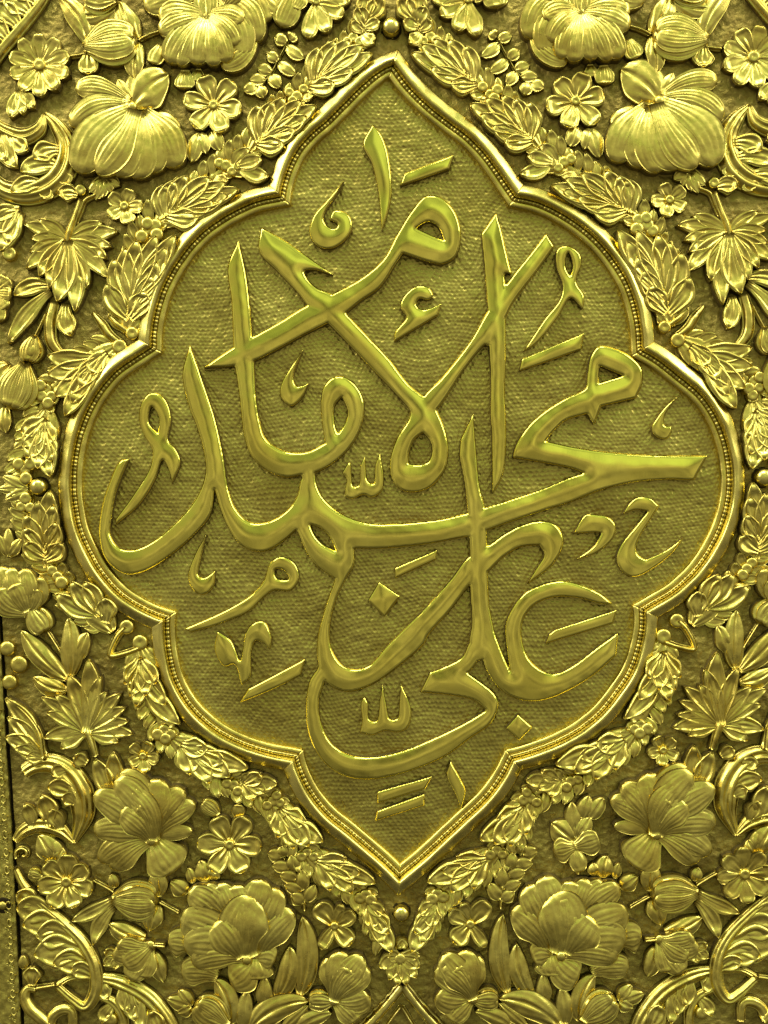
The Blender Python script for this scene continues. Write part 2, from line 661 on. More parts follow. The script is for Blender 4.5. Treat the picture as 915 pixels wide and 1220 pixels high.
# ------------------------------------------------------------------ the panel ground
def grid_mesh(name, xx, yy, hh, mask, mat):
    ny, nx = xx.shape
    idx = np.arange(ny * nx).reshape(ny, nx)
    q = mask[:-1, :-1] & mask[1:, :-1] & mask[:-1, 1:] & mask[1:, 1:]
    F = np.stack([idx[:-1, :-1][q], idx[1:, :-1][q], idx[1:, 1:][q], idx[:-1, 1:][q]], -1)
    used = np.zeros(ny * nx, bool)
    used[F.ravel()] = True
    rm = np.cumsum(used) - 1
    V = W(np.stack([xx, yy, hh], -1).reshape(-1, 3)[used])
    F = rm[F]
    me = bpy.data.meshes.new(name)
    me.vertices.add(len(V))
    me.vertices.foreach_set('co', V.ravel())
    me.loops.add(F.size)
    me.loops.foreach_set('vertex_index', F.ravel().astype(np.int32))
    me.polygons.add(len(F))
    me.polygons.foreach_set('loop_start', (np.arange(len(F)) * 4).astype(np.int32))
    me.polygons.foreach_set('use_smooth', np.ones(len(F), bool))
    me.update(calc_edges=True)
    me.validate()
    me.materials.append(mat)
    o = bpy.data.objects.new(name, me)
    col.objects.link(o)
    return o


def vnoise(x, y, s, seed):
    """smooth value noise"""
    r = np.random.RandomState(seed)
    T = r.rand(256, 256)
    u, v = x / s, y / s
    i, j = np.floor(u).astype(int), np.floor(v).astype(int)
    fu, fv = u - i, v - j
    fu = fu * fu * (3 - 2 * fu)
    fv = fv * fv * (3 - 2 * fv)
    g = lambda a, b: T[a % 256, b % 256]
    return (g(i, j) * (1 - fu) + g(i + 1, j) * fu) * (1 - fv) + (g(i, j + 1) * (1 - fu) + g(i + 1, j + 1) * fu) * fv


def edge_x(y):
    """left edge of the panel beside the border strip (in pixels)"""
    return np.interp(y, [-200, 560, 700, 820, 900, 980, 1080, 1220, 1300], [-26, -7, -3, 4, 8.5, 14, 19, 25.5, 29])


gx = np.arange(-40, 990, 2.0)
gy = np.arange(-60, 1290, 2.0)
xx, yy = np.meshgrid(gx, gy)
hh = -3 + 1.5 * vnoise(xx, yy, 5, 1) + 1.5 * vnoise(xx, yy, 3.0, 2) + .8 * wav(xx, yy, .5)
# short chased strokes of the matting punch
hh += .35 * np.sin((xx * .5 + yy) * 1.0 + 9 * vnoise(xx, yy, 34, 3)) * vnoise(xx, yy, 16, 4)
# ------------------------------------------------------------------ medallion outline: bead line, corner to corner
SEG = [
    [(466, 86), (460, 88), (438, 105), (414, 128.5), (393, 149.5), (375, 165), (359, 183.6), (348.5, 204.6), (342, 226), (340, 240)],
    [(340, 240), (307, 247), (273, 263), (243, 285), (220, 312), (202, 343), (192, 373), (187.5, 400), (187, 417)],
    [(187, 417), (167, 430), (143, 447), (123, 470), (108, 497), (98, 527), (93, 560), (92.5, 585), (95, 607), (101, 633), (113, 659), (127, 682), (146, 703), (168, 718), (189, 728), (204, 733)],
    [(204, 733), (203, 745), (205, 773), (213, 807), (230, 837), (253, 860), (283, 878), (317, 890), (356, 898)],
    [(356, 898), (359, 910), (373, 940), (393, 965), (420, 987), (447, 1010), (465, 1026), (476, 1037)],
    [(476, 1037), (500, 1017), (527, 992), (553, 968), (575, 947), (593, 923), (606, 898)],
    [(606, 898), (620, 894.5), (653, 883), (683, 868), (710, 847), (730, 823), (747, 797), (757, 767), (761, 740), (760, 724)],
    [(760, 724), (775, 715), (797, 702), (825, 676), (845, 646), (857, 618), (863.5, 590), (864, 560), (858, 527), (847, 500), (830, 475), (803, 452), (777, 432), (758, 421)],
    [(758, 421), (756, 393), (750, 363), (740, 337), (723, 310), (700, 285), (673, 265), (640, 248), (610, 241)],
    [(610, 241), (600, 226), (587, 207), (571, 186), (553, 168), (532, 152), (505.6, 131), (480, 105), (466, 86)],
]
SEGN = ['upper left flank of the top point', 'upper left lobe', 'wide left lobe', 'lower left lobe', 'left flank of the bottom point',
        'right flank of the bottom point', 'lower right lobe', 'wide right lobe', 'upper right lobe', 'upper right flank of the top point']
paths = []
for s in SEG:
    c = crom(s, False, 2.0)
    for _ in range(3):      # take the wobble of the tracing out
        c[1:-1] = .25 * c[:-2] + .5 * c[1:-1] + .25 * c[2:]
    paths.append(c)
field_poly = np.concatenate([p[:-1] for p in paths])

under = np.zeros(xx.shape, bool)
for (ax, ay), (bx, by) in zip(field_poly, np.roll(field_poly, -1, 0)):
    if ay != by:
        under ^= ((ay > yy) != (by > yy)) & (xx < (bx - ax) * (yy - ay) / (by - ay) + ax)
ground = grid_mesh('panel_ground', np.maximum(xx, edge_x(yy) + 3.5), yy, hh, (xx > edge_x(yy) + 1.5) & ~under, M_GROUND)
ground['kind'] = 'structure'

# punched field: rows of scale-like punch marks, real relief
g = 1.2
fx = np.arange(70, 892, g)
fy = np.arange(62, 1064, g)
xx, yy = np.meshgrid(fx, fy)
ins = np.zeros(xx.shape, bool)
a = field_poly
b = np.roll(a, -1, 0)
for (ax, ay), (bx, by) in zip(a, b):
    if ay != by:
        ins ^= ((ay > yy) != (by > yy)) & (xx < (bx - ax) * (yy - ay) / (by - ay) + ax)
# rows drift and bend like hand work, pitch about five pixels
wx = xx + 16 * (vnoise(xx, yy, 120, 11) - .5) + 9 * (vnoise(xx, yy, 38, 12) - .5)
wy = yy + 16 * (vnoise(xx, yy, 130, 13) - .5) + 9 * (vnoise(xx, yy, 36, 14) - .5)
th = .05
cx = wx * math.cos(th) - wy * math.sin(th)
cy = wx * math.sin(th) + wy * math.cos(th)
PX, PY = 5.8, 9.2
best = np.full(xx.shape, 1e9)
sec = np.full(xx.shape, 1e9)
jit = np.random.RandomState(5).rand(512, 512, 2)
amp = np.zeros(xx.shape)
for ox, oy in ((0, 0), (.5, .5)):
    bi = np.round(cx / PX - ox).astype(int)
    bj = np.round(cy / PY - oy).astype(int)
    for di in (-1, 0, 1):
        for dj in (-1, 0, 1):
            ii, jj = bi + di, bj + dj
            J = jit[(ii * 3 + int(ox * 2)) % 512, (jj * 5 + int(oy * 4)) % 512]
            dx = cx - (ii + ox) * PX - (J[..., 0] - .5) * 1.3
            dy = cy - (jj + oy) * PY - (J[..., 1] - .5) * 1.3
            r = np.sqrt(dx * dx + dy * dy)
            near = r < best
            amp = np.where(near, .55 + .6 * J[..., 1] * J[..., 0] + .25 * J[..., 0], amp)
            sec = np.where(near, best, np.minimum(sec, r))
            best = np.minimum(best, r)
edge = np.clip((sec - best) / 3.0, 0, 1)          # 0 on the ridge between two punch marks
hh = -.85 * amp * (1 - (1 - edge) ** 2) + .9 * wav(xx, yy, .35) + .7 * (vnoise(xx, yy, 9, 21) - .5) - 4.3
field = grid_mesh('punched_field', xx, yy, hh, ins, M_FIELD)
field['kind'] = 'structure'

# ------------------------------------------------------------------ medallion frame
frame = thing('medallion_frame', 'large pointed lobed brass moulding with beaded inner edge framing the inscription', 'frame', (476, 1060), raw=True)


def mitre(i, end):
    p = paths[i]
    q = paths[(i + 1) % 10] if end else paths[i - 1]
    if end:
        t1, t2 = p[-1] - p[-3], q[2] - q[0]
    else:
        t1, t2 = q[-1] - q[-3], p[2] - p[0]
    t1 = t1 / np.linalg.norm(t1)
    t2 = t2 / np.linalg.norm(t2)
    n1 = np.array([-t1[1], t1[0]])
    n2 = np.array([-t2[1], t2[0]])
    m = n1 + n2
    m /= np.linalg.norm(m)
    return m / max(.35, m @ n1)


def sweep(i, prof, name, parent, mat, mod=None, step=2.0, flat=False, cap=True):
    """prof: list of (offset outward, height)"""
    c = paths[i]
    if step != 2.0:
        k = np.concatenate([[0], np.cumsum(np.linalg.norm(np.diff(c, axis=0), axis=1))])
        a = np.linspace(0, k[-1], int(k[-1] / step) + 1)
        c = np.stack([np.interp(a, k, c[:, 0]), np.interp(a, k, c[:, 1])], -1)
    tx = np.gradient(c, axis=0)
    tx /= np.linalg.norm(tx, axis=1)[:, None] + 1e-9
    nn = np.stack([-tx[:, 1], tx[:, 0]], -1)
    # blend the end normals into the mitre over a short run
    m0, m1 = mitre(i, False), mitre(i, True)
    a = np.concatenate([[0], np.cumsum(np.linalg.norm(np.diff(c, axis=0), axis=1))])
    L = a[-1]
    for k in range(len(c)):
        if a[k] < 16:
            f = 1 - a[k] / 16
            nn[k] = nn[k] * (1 - f) + m0 * f
        if L - a[k] < 16:
            f = 1 - (L - a[k]) / 16
            nn[k] = nn[k] * (1 - f) + m1 * f
    # the path runs counter-clockwise on the picture seen with y down; outward is -n or +n by position
    mid = c[len(c) // 2]
    cen = np.array([474, 570])
    if (mid - cen) @ nn[len(c) // 2] < 0:
        nn = -nn
    o = np.array([p[0] for p in prof], float)
    h = np.array([p[1] for p in prof], float)
    if mod is not None:
        o0 = o.mean()
        md = mod(a)
        oo = np.repeat(o[None], len(c), 0)
        hh = np.where(h > 0, h[None] * md[:, None], h[None])
    else:
        oo = np.repeat(o[None], len(c), 0)
        hh = np.repeat(h[None], len(c), 0)
    pos = c[:, None] + nn[:, None] * oo[..., None]
    wv = wav(pos[..., 0], pos[..., 1], .9)
    hh = hh + np.where(hh > 1, .55 * wv, 0)
    V = np.concatenate([pos, hh[..., None]], -1).reshape(-1, 3)
    nv = len(prof)
    F = patch_faces(len(c), nv)
    if cap:
        F = F + [tuple(range(nv)), tuple((len(c) - 1) * nv + k for k in range(nv))[::-1]]
    return build(name, V, F, mat, parent)


OUT = [(21.8, -4), (21.7, 7.6), (21.2, 9.2), (20.0, 10.3), (17.6, 11.7), (15.2, 13.1), (12.8, 14.4), (11.2, 15.1), (9.8, 15.3), (8.4, 14.6), (7.0, 12.6), (5.8, 10.0), (5.2, 8.4), (5.0, -4)]
LIP = [(.2, -9), (.2, 5.6), (-.8, 6.3), (-2.8, 6.6), (-4.8, 6.2), (-6.2, 5.2), (-6.8, 3.8), (-6.9, -9)]
for i in range(10):
    mo = sweep(i, OUT, 'moulding', frame, M_FRAME)
    mo['label'] = 'rounded moulding of the ' + SEGN[i]
    BEAD = [(4.9, -2), (4.8, 6.2), (4.1, 7.4), (2.6, 8.0), (1.1, 7.4), (.4, 6.2), (.3, -2)]
    sweep(i, BEAD, 'beaded_edge', mo, M_FIELD, mod=lambda a: .83 + .18 * np.abs(np.sin(a * math.pi / 4.8 + .5 * np.sin(a * .11))) ** .5 + .05 * np.sin(a * .37), step=.87)
    sweep(i, LIP, 'inner_lip', mo, M_FLOR)

# ------------------------------------------------------------------ the inscription
tA = lambda *p: [(100 + q[0] / 3, 200 + q[1] / 3) + tuple(q[2:]) for q in p]
tB = lambda *p: [(330 + q[0] / 3, 140 + q[1] / 3) + tuple(q[2:]) for q in p]
tH = lambda *p: [(560 + q[0] / 3, 220 + q[1] / 3) + tuple(q[2:]) for q in p]
tD = lambda *p: [(100 + q[0] / 3, 420 + q[1] / 3) + tuple(q[2:]) for q in p]
tE = lambda *p: [(340 + q[0] / 3, 400 + q[1] / 3) + tuple(q[2:]) for q in p]
tJ = lambda *p: [(560 + q[0] / 3, 420 + q[1] / 3) + tuple(q[2:]) for q in p]
tL = lambda *p: [(200 + q[0] / 3, 620 + q[1] / 3) + tuple(q[2:]) for q in p]
tK = lambda *p: [(460 + q[0] / 3, 600 + q[1] / 3) + tuple(q[2:]) for q in p]
tM = lambda *p: [(330 + q[0] / 3, 700 + q[1] / 3) + tuple(q[2:]) for q in p]
tF = lambda *p: [(200 + q[0] / 3, 130 + q[1] / 3) + tuple(q[2:]) for q in p]

big = [
    ('tall stroke sweeping down into a bowl with an upright loop',
     tA((555, 262, 1), (517, 355), (530, 480), (535, 600), (540, 700)) + tD((548, 90), (557, 150), (575, 300), (600, 370), (650, 420), (720, 447), (780, 440)) +
     tE((100, 494), (160, 465), (220, 415), (265, 345), (283, 250), (262, 190), (215, 150), (175, 150), (140, 180), (128, 230), (132, 310), (143, 385, 1), (80, 416), (10, 416)) +
     tD((690, 340), (650, 305), (630, 240), (615, 130), (612, 60)) + tA((603, 600), (595, 480), (580, 370)),
     [tE((203, 220, 1), (222, 270), (215, 310), (188, 352, 1), (177, 310), (177, 255))]),
    ('long diagonal stroke rising to a broad loop at the top',
     tA((427, 718, 1), (535, 645), (610, 605), (700, 555), (800, 495)) + tB((150, 665), (200, 635), (300, 580), (380, 510), (430, 420), (480, 340), (530, 287), (575, 287), (620, 320), (650, 380), (655, 450), (635, 505), (590, 528), (540, 520), (450, 490, 1), (420, 535), (370, 610), (300, 660), (250, 700), (180, 740), (100, 780), (0, 835)) + tA((620, 690), (535, 712)),
     [tB((497, 400, 1), (540, 378), (575, 395), (597, 445, 1), (550, 425))]),
    ('barbed diagonal stroke running down to a pear shaped loop',
     tF((335, 425, 1), (328, 510), (400, 590), (470, 665), (500, 705), (570, 765)) + tE((195, 0), (290, 100), (400, 215), (445, 270), (442, 295), (400, 365), (375, 440), (380, 510), (410, 550), (460, 560), (520, 540), (570, 480), (582, 400), (568, 330), (540, 265), (530, 240), (492, 217, 1), (440, 175), (370, 85), (300, 10)) +
     tF((640, 735), (585, 665), (530, 640), (498, 605), (490, 583), (520, 578), (545, 582), (600, 600, 1), (520, 545), (430, 480)),
     [tE((492, 348, 1), (515, 375), (523, 410), (510, 450), (480, 462), (440, 458, 1), (442, 420), (460, 375))]),
    ('slanting stroke falling from the right to the pear shaped loop',
     tH((270, 178, 1), (300, 225, 1), (240, 310), (150, 430), (125, 480), (60, 580)) + tB((745, 815), (660, 915)) + tE((620, 150), (545, 262), (510, 290), (480, 250), (495, 217), (560, 150), (660, 20)) + tB((745, 705)) + tH((100, 400), (150, 330), (210, 255)), []),
    ('tall upright blade stroke on the right',
     tH((92, 105, 1), (38, 180, 1), (50, 300), (62, 465), (66, 580), (72, 700), (72, 850)) + tE((735, 330), (738, 570, 1), (775, 500), (787, 400), (783, 200)) + tH((125, 640), (125, 470), (128, 400), (124, 350), (124, 322), (148, 325, 1), (130, 250), (110, 160)), []),
    ('wide angular stroke with a boxy loop and a long flat arm',
     tJ((843, 370, 1), (795, 457, 1), (700, 455), (580, 465), (460, 495), (360, 535), (250, 570), (130, 610), (60, 635), (15, 640), (15, 570), (50, 556), (100, 540), (250, 490), (360, 445), (405, 432, 1), (360, 415), (260, 395), (150, 377, 1), (158, 340), (200, 270), (260, 215), (340, 165), (408, 130)) +
     tH((415, 690), (430, 610), (460, 580), (520, 590), (575, 620), (610, 660), (612, 710), (590, 765, 1), (465, 795, 1), (440, 860, 1), (415, 820, 1)) + tJ((340, 245), (300, 280), (268, 318, 1), (400, 345), (560, 363), (700, 368)),
     [tH((460, 650, 1), (545, 685, 1), (455, 712, 1))]),
    ('central upright stroke crossing the long bar',
     tE((670, 280, 1), (625, 370, 1), (620, 430, 1), (640, 540), (650, 635)) + tK((296, 130), (298, 185), (298, 300), (305, 420), (297, 500), (330, 560), (375, 520), (385, 460), (368, 370), (362, 240), (360, 150), (358, 90)) + tE((710, 610), (692, 530), (680, 400)), []),
    ('hooked stroke branching right from the central upright',
     tK((320, 215), (345, 252), (420, 190), (480, 155), (545, 148, 1), (562, 180), (535, 230), (497, 290, 1), (530, 270), (600, 210), (632, 130), (610, 80), (560, 62), (490, 75), (420, 110), (360, 152), (325, 165)), []),
    ('long shallow bowl turning under the inscription at the bottom',
     tK((290, 600), (350, 645), (385, 675), (400, 710), (375, 780), (300, 835)) + tM((600, 600), (430, 665), (320, 682), (230, 665), (160, 610), (115, 520), (105, 420), (118, 330), (146, 285), (160, 235), (185, 290), (168, 345), (152, 400), (160, 480), (195, 550), (250, 590), (320, 602), (430, 585), (560, 535), (680, 475), (745, 435, 1), (700, 400), (600, 380), (510, 372, 1), (545, 300, 1), (600, 280), (660, 245), (690, 190), (735, 175), (732, 235), (685, 300)), []),
    ('crescent mouthed stroke curling to the right',
     tK((310, 330), (312, 420), (318, 490), (340, 545), (355, 590), (400, 655), (440, 685), (500, 703), (570, 697), (650, 665), (740, 610), (820, 540, 1), (825, 460, 1), (740, 520), (660, 580), (600, 605), (550, 590), (505, 545), (482, 470), (490, 410), (530, 360), (600, 333), (680, 335), (760, 355), (808, 360, 1), (770, 325), (690, 288), (620, 275), (550, 290), (490, 320), (450, 370), (425, 430), (430, 520), (442, 597, 1), (410, 520), (385, 450), (368, 370), (350, 310)), []),
    ('long horizontal bar with an eye loop and a narrow bowl below',
     tE((670, 640), (650, 636), (560, 655), (400, 672), (300, 670), (200, 635), (130, 570), (108, 505), (112, 465, 1), (52, 465, 1), (60, 505), (48, 560), (15, 640)) + tL((462, 35), (490, 100), (530, 160), (598, 208, 1), (560, 320), (535, 430), (540, 520), (570, 580), (640, 610), (720, 590), (800, 540), (915, 440)) + tK((150, 470), (230, 380), (290, 300), (320, 260), (298, 190), (230, 270), (150, 360), (60, 450), (0, 510)) + tL((720, 515), (670, 530), (620, 510), (585, 450), (580, 380), (600, 290), (640, 205), (665, 160), (667, 100, 1)) + tE((350, 760), (500, 745), (640, 720), (680, 715)),
     [tE((90, 675, 1), (130, 690), (160, 720), (182, 770, 1), (130, 740), (105, 710))]),
    ('leaning stroke splitting into two open bowls at the left',
     tA((382, 635, 1), (355, 740), (380, 860)) + tD((400, 250), (430, 350), (437, 430), (410, 510), (350, 590), (250, 675), (180, 705), (130, 695), (100, 650), (103, 590), (120, 500), (165, 382, 1), (135, 387), (90, 480), (65, 570), (60, 660), (85, 740), (150, 790), (210, 785), (300, 735), (400, 650), (455, 580), (470, 490, 1), (490, 560), (520, 630), (560, 685), (610, 710), (660, 708), (720, 670), (760, 635), (805, 600), (800, 500), (780, 450), (760, 520), (720, 570), (660, 605), (600, 607), (550, 565), (520, 490), (500, 360), (470, 230), (430, 110), (410, 50)), []),
]


def let_h(x, y, d, q):
    k = np.clip(d / 3.0, 0, 1)
    return 8.2 + 2.2 * np.sqrt(1 - (1 - k) ** 2) + .12 * q + .65 * wav(x, y, .32) + .05 * wav(x, y, 1.7, 2.0)


insc = thing('inscription', 'interlaced raised polished brass calligraphy filling the medallion', 'lettering', (476, 925), raw=True)
for (lab, _, _), data in zip(big, relief([(o, h) for _, o, h in big], 1.4, let_h)):
    s = put_relief('letter_stroke', data, M_LET, insc)
    s['label'] = lab


def small_h(x, y, d, q):
    k = np.clip(d / 2.6, 0, 1)
    return 6.6 + 1.7 * np.sqrt(1 - (1 - k) ** 2) + .10 * q + .4 * wav(x, y, .6)


marks = [
    ('vowel_stroke', 'tapering upright blade mark at the top of the medallion', 'calligraphy mark', tB((340, 32, 1), (308, 100), (340, 170), (362, 270), (375, 415, 1), (405, 310), (408, 220), (390, 110), (365, 55)), []),
    ('vowel_dash', 'slanting dash right of the tapering blade at the top', 'calligraphy mark', tB((455, 205, 1), (632, 138, 1), (615, 190, 1), (438, 250, 1)), []),
    ('vowel_curl', 'snail shaped curl left of the tapering blade at the top', 'calligraphy mark', tB((243, 226, 1), (180, 300), (130, 360), (118, 420), (150, 465), (200, 470), (255, 430), (270, 390), (255, 350), (205, 337), (188, 368, 1), (218, 385), (210, 400), (185, 395), (168, 370), (175, 340), (215, 280)), []),
    ('hamza_mark', 'small hooked mark with slanting foot inside the large V', 'calligraphy mark', tB((557, 640), (540, 610), (500, 606), (455, 640), (440, 680), (462, 715), (422, 770), (418, 805, 1), (500, 755), (575, 710, 1), (588, 668, 1), (520, 690), (497, 672), (508, 650), (540, 655)), []),
    ('comma_mark', 'comma shaped mark above the upright loop at left', 'calligraphy mark', tA((787, 648, 1), (740, 715), (705, 780), (705, 820), (740, 853), (780, 825), (805, 773, 1), (762, 782), (750, 752)), []),
    ('looped_mark', 'ribbon shaped loop mark with long tail at upper right', 'calligraphy mark', tH((345, 222), (310, 235), (305, 290), (328, 360), (320, 410), (260, 490), (187, 600, 1), (230, 575), (310, 480), (358, 408), (402, 448, 1), (405, 400), (378, 350), (395, 290), (390, 250)), [tH((350, 245), (365, 290), (357, 332, 1), (340, 300), (340, 265))]),
    ('vowel_dash', 'slanting dash under the upper right loop mark', 'calligraphy mark', tH((183, 625, 1), (405, 533, 1), (395, 592, 1), (173, 670, 1)), []),
    ('comma_mark', 'thin comma shaped mark near the right edge of the field', 'calligraphy mark', tJ((756, 147, 1), (700, 190), (660, 240), (645, 270), (660, 300), (700, 310), (718, 280), (714, 264, 1), (692, 262), (690, 235), (715, 190)), []),
    ('angle_mark', 'chevron shaped mark between the hooked stroke and the swan curve', 'calligraphy mark', tJ((410, 580), (366, 647, 1), (445, 643), (467, 644, 1), (440, 690), (372, 742, 1), (450, 715), (510, 660), (517, 615), (490, 588), (450, 580)), []),
    ('swan_curve_mark', 'swan necked curve mark at the lower right of the field', 'calligraphy mark', tJ((541, 580, 1), (570, 535), (600, 517), (640, 520), (673, 548, 1), (640, 600), (605, 655), (590, 700), (600, 725), (625, 740, 1), (700, 705), (765, 655, 1), (720, 715), (660, 765), (590, 800), (550, 790), (520, 740), (535, 690), (590, 620), (632, 568, 1), (590, 562)), []),
    ('vowel_dash', 'slanting dash inside the crescent mouthed letter', 'calligraphy mark', tK((600, 450, 1), (822, 378, 1), (808, 427, 1), (566, 500, 1), (580, 465, 1)), []),
    ('diamond_dot', 'small diamond dot beside the lower right lobe', 'calligraphy mark', tK((470, 750, 1), (521, 796, 1), (475, 844, 1), (425, 800, 1)), []),
    ('vowel_dash', 'short slanting dash just under the long bar', 'calligraphy mark', tK((30, 230, 1), (181, 165, 1), (178, 200, 1), (32, 267, 1)), []),
    ('diamond_dot', 'larger diamond dot in the middle of the narrow bowl', 'calligraphy mark', tL((755, 218, 1), (831, 270, 1), (775, 344, 1), (715, 285, 1)), []),
    ('three_tooth_mark', 'three pronged mark above the long bar', 'calligraphy mark', tE((203, 490, 1), (230, 453), (243, 538), (262, 535), (270, 460), (285, 433, 1), (295, 520), (315, 530), (322, 460), (338, 423, 1), (352, 500), (345, 555), (310, 578), (280, 568), (240, 583), (215, 572), (218, 510)), []),
    ('three_tooth_mark', 'three pronged mark inside the bottom bowl', 'calligraphy mark', tM((300, 410), (313, 388, 1), (325, 410), (330, 468), (355, 475), (368, 400), (377, 346, 1), (390, 410), (405, 468), (430, 465), (438, 400), (443, 343, 1), (470, 400), (480, 450), (465, 500), (430, 515), (385, 510), (340, 525), (296, 516, 1), (305, 470)), []),
    ('vowel_stroke', 'small blade mark at the bottom point of the field', 'calligraphy mark', tM((620, 618, 1), (605, 665), (635, 730), (658, 787, 1), (672, 720), (655, 680)), []),
    ('vowel_dash', 'upper of the two parallel dashes at the bottom', 'calligraphy mark', tM((360, 725, 1), (555, 671, 1), (530, 716, 1), (358, 768, 1)), []),
    ('vowel_dash', 'lower of the two parallel dashes at the bottom', 'calligraphy mark', tM((358, 795, 1), (527, 734, 1), (527, 775, 1), (350, 832, 1)), []),
    ('looped_mark', 'ribbon shaped loop mark with long tail at the left', 'calligraphy mark', tD((240, 147), (210, 180), (200, 240), (220, 300), (248, 350), (240, 410), (180, 510), (116, 598, 1), (118, 616, 1), (200, 545), (255, 460), (285, 385), (310, 430), (317, 472, 1), (348, 390), (330, 345), (305, 315), (315, 240), (300, 180), (275, 152)), [tD((245, 195), (270, 230), (267, 290, 1), (235, 250))]),
    ('comma_mark', 'comma shaped mark below the two open bowls at left', 'calligraphy mark', tD((441, 648, 1), (400, 720), (375, 800), (395, 850), (430, 865), (465, 835), (472, 778, 1), (430, 805), (412, 795), (420, 740)), []),
    ('ring_headed_mark', 'ring headed stroke trailing to the lower left cusp', 'calligraphy mark', tL((400, 130), (365, 155), (345, 215), (300, 265), (200, 325), (62, 386, 1), (85, 400, 1), (200, 365), (290, 325), (350, 270), (380, 250), (440, 250), (470, 210), (460, 160), (430, 135)), [tL((385, 175), (420, 180), (432, 210), (390, 205))]),
    ('forked_mark', 'forked hook mark in the lower left lobe', 'calligraphy mark', tL((180, 393, 1), (170, 460), (205, 520), (240, 513), (265, 587, 1), (295, 560), (300, 470), (315, 430), (340, 435), (366, 462, 1), (372, 420), (345, 360), (310, 365), (280, 400), (270, 460), (260, 500), (230, 430)), []),
    ('vowel_dash', 'broad slanting dash under the forked hook mark', 'calligraphy mark', tL((290, 600, 1), (492, 493, 1), (476, 552, 1), (370, 605), (258, 650, 1)), []),
]
for nm, lab, cat, o, hs in marks:
    d = relief([(o, hs)], 1.0, small_h)[0]
    tag(put_relief(nm, d, M_LET), lab, cat, 'vowel marks and dots of the inscription')

# ------------------------------------------------------------------ nails
def nail(label, c, r):
    t = thing('nail_head', label, 'nail', c, 'domed nails round the medallion', raw=True)
    dome(t, 'rim_shadow', c, r * 1.22, .8, -1.0, 0, M_DARK, raw=True, na=20)  # near-black disc painting the shadow round the nail head
    dome(t, 'domed_head', c, r, r * .7, 12.0, 0, M_FRAME, raw=True, na=24, nr=8)


nail('domed brass nail above the top point of the medallion', (466, 35), 10.5)
nail('domed brass nail beside the wide left lobe', (48, 580), 10)
nail('domed brass nail beside the wide right lobe', (908, 569), 10.5)
nail('domed brass nail below the bottom point of the medallion', (478, 1086), 9.5)

# ------------------------------------------------------------------ border strip at the lower left edge
ys = np.arange(-60, 1292, 3.0)
strip = thing('border_strip', 'narrow engraved brass edging strip at the lower left edge of the photo', 'strip', (-8, 1250), raw=True)
u = np.linspace(0, 1, 26)
xe = edge_x(ys)
P = np.zeros((len(ys), 26, 3))
P[..., 0] = (xe[:, None] - 62 * (1 - u[None]))
P[..., 1] = ys[:, None]
P[..., 2] = 5.5 - 3 * (u[None] > .985) + .5 * wav(P[..., 0], P[..., 1], 3.3) + .8 * np.sin(P[..., 0] * .62 + 2.2 * np.sin(P[..., 1] * .085)) * np.sin(P[..., 1] * .31)
V3, F = skirted(P, len(ys), 26, -6, .1)
build('strip_plate', V3, F, M_STRIP, strip)
# engraved scrolls: little curls and leaves along the strip
for k, y in enumerate(range(845, 1230, 21)):
    x = float(edge_x(y)) - 7
    pts = [(x + 4 * math.cos(a) * (1 - a / 9), y + 7 * math.sin(a) * (1 - a / 9)) for a in np.linspace(0, 5.6, 9)]
    ribbon(strip, 'engraved_curl', pts, 2.2, 1.6, 6.0, mat=M_STRIP, step=2, nv=5, raw=True)
    for a in (-2.4, -1.2, .6):
        leaf(strip, 'engraved_leaf', (x - 1, y + 10), (x - 1 + 6 * math.cos(a), y + 10 + 5 * math.sin(a)), 3.2, 0, 5.8, 6.2, 1.2, 'petal', M_STRIP, nu=6, nv=5, raw=True)
bolt = thing('bolt', 'round bolt sunk in a dark hole of the left edging strip', 'bolt', (5, 1077), raw=True)
dome(bolt, 'countersink', (5, 1077), 9.5, .8, 6.6, 0, M_DARK, raw=True, na=20)
dome(bolt, 'bolt_head', (5, 1077), 5.2, 3.0, 7.4, 0, M_STRIP, raw=True, na=16)
back = build('backing_board', np.array([(-120, -120, -9), (1035, -120, -9), (1035, 1340, -9), (-120, 1340, -9), (-120, -120, -30), (1035, -120, -30), (1035, 1340, -30), (-120, 1340, -30)], float),
             [(0, 1, 2, 3), (7, 6, 5, 4), (0, 4, 5, 1), (1, 5, 6, 2), (2, 6, 7, 3), (3, 7, 4, 0)], M_DARK, smooth=False)
back['kind'] = 'structure'

# ------------------------------------------------------------------ flowers, foliage and scrolls, left half then right half
t1 = tile(0, 0, 3.8125)
t2 = tile(220, 0, 3.8125)
t5 = tile(0, 230, 3.8125)
t6 = tile(0, 300, 3)
t7 = tile(0, 460, 3.8125)
t8 = tile(0, 690, 3.8125)
t9 = tile(0, 840, 3.8125)
t10 = tile(0, 980, 3.8125)
t11 = tile(200, 980, 3.8125)
t12 = tile(160, 840, 3)
t13 = tile(420, 980, 3.8125)
tz = tile(0, 0, 6.1)
te = tile(0, 380, 7.625)
tn = tile(0, 540, 7.625)
tp = tile(150, 0, 4.575)


def one(t, p):
    return t(p)[0]


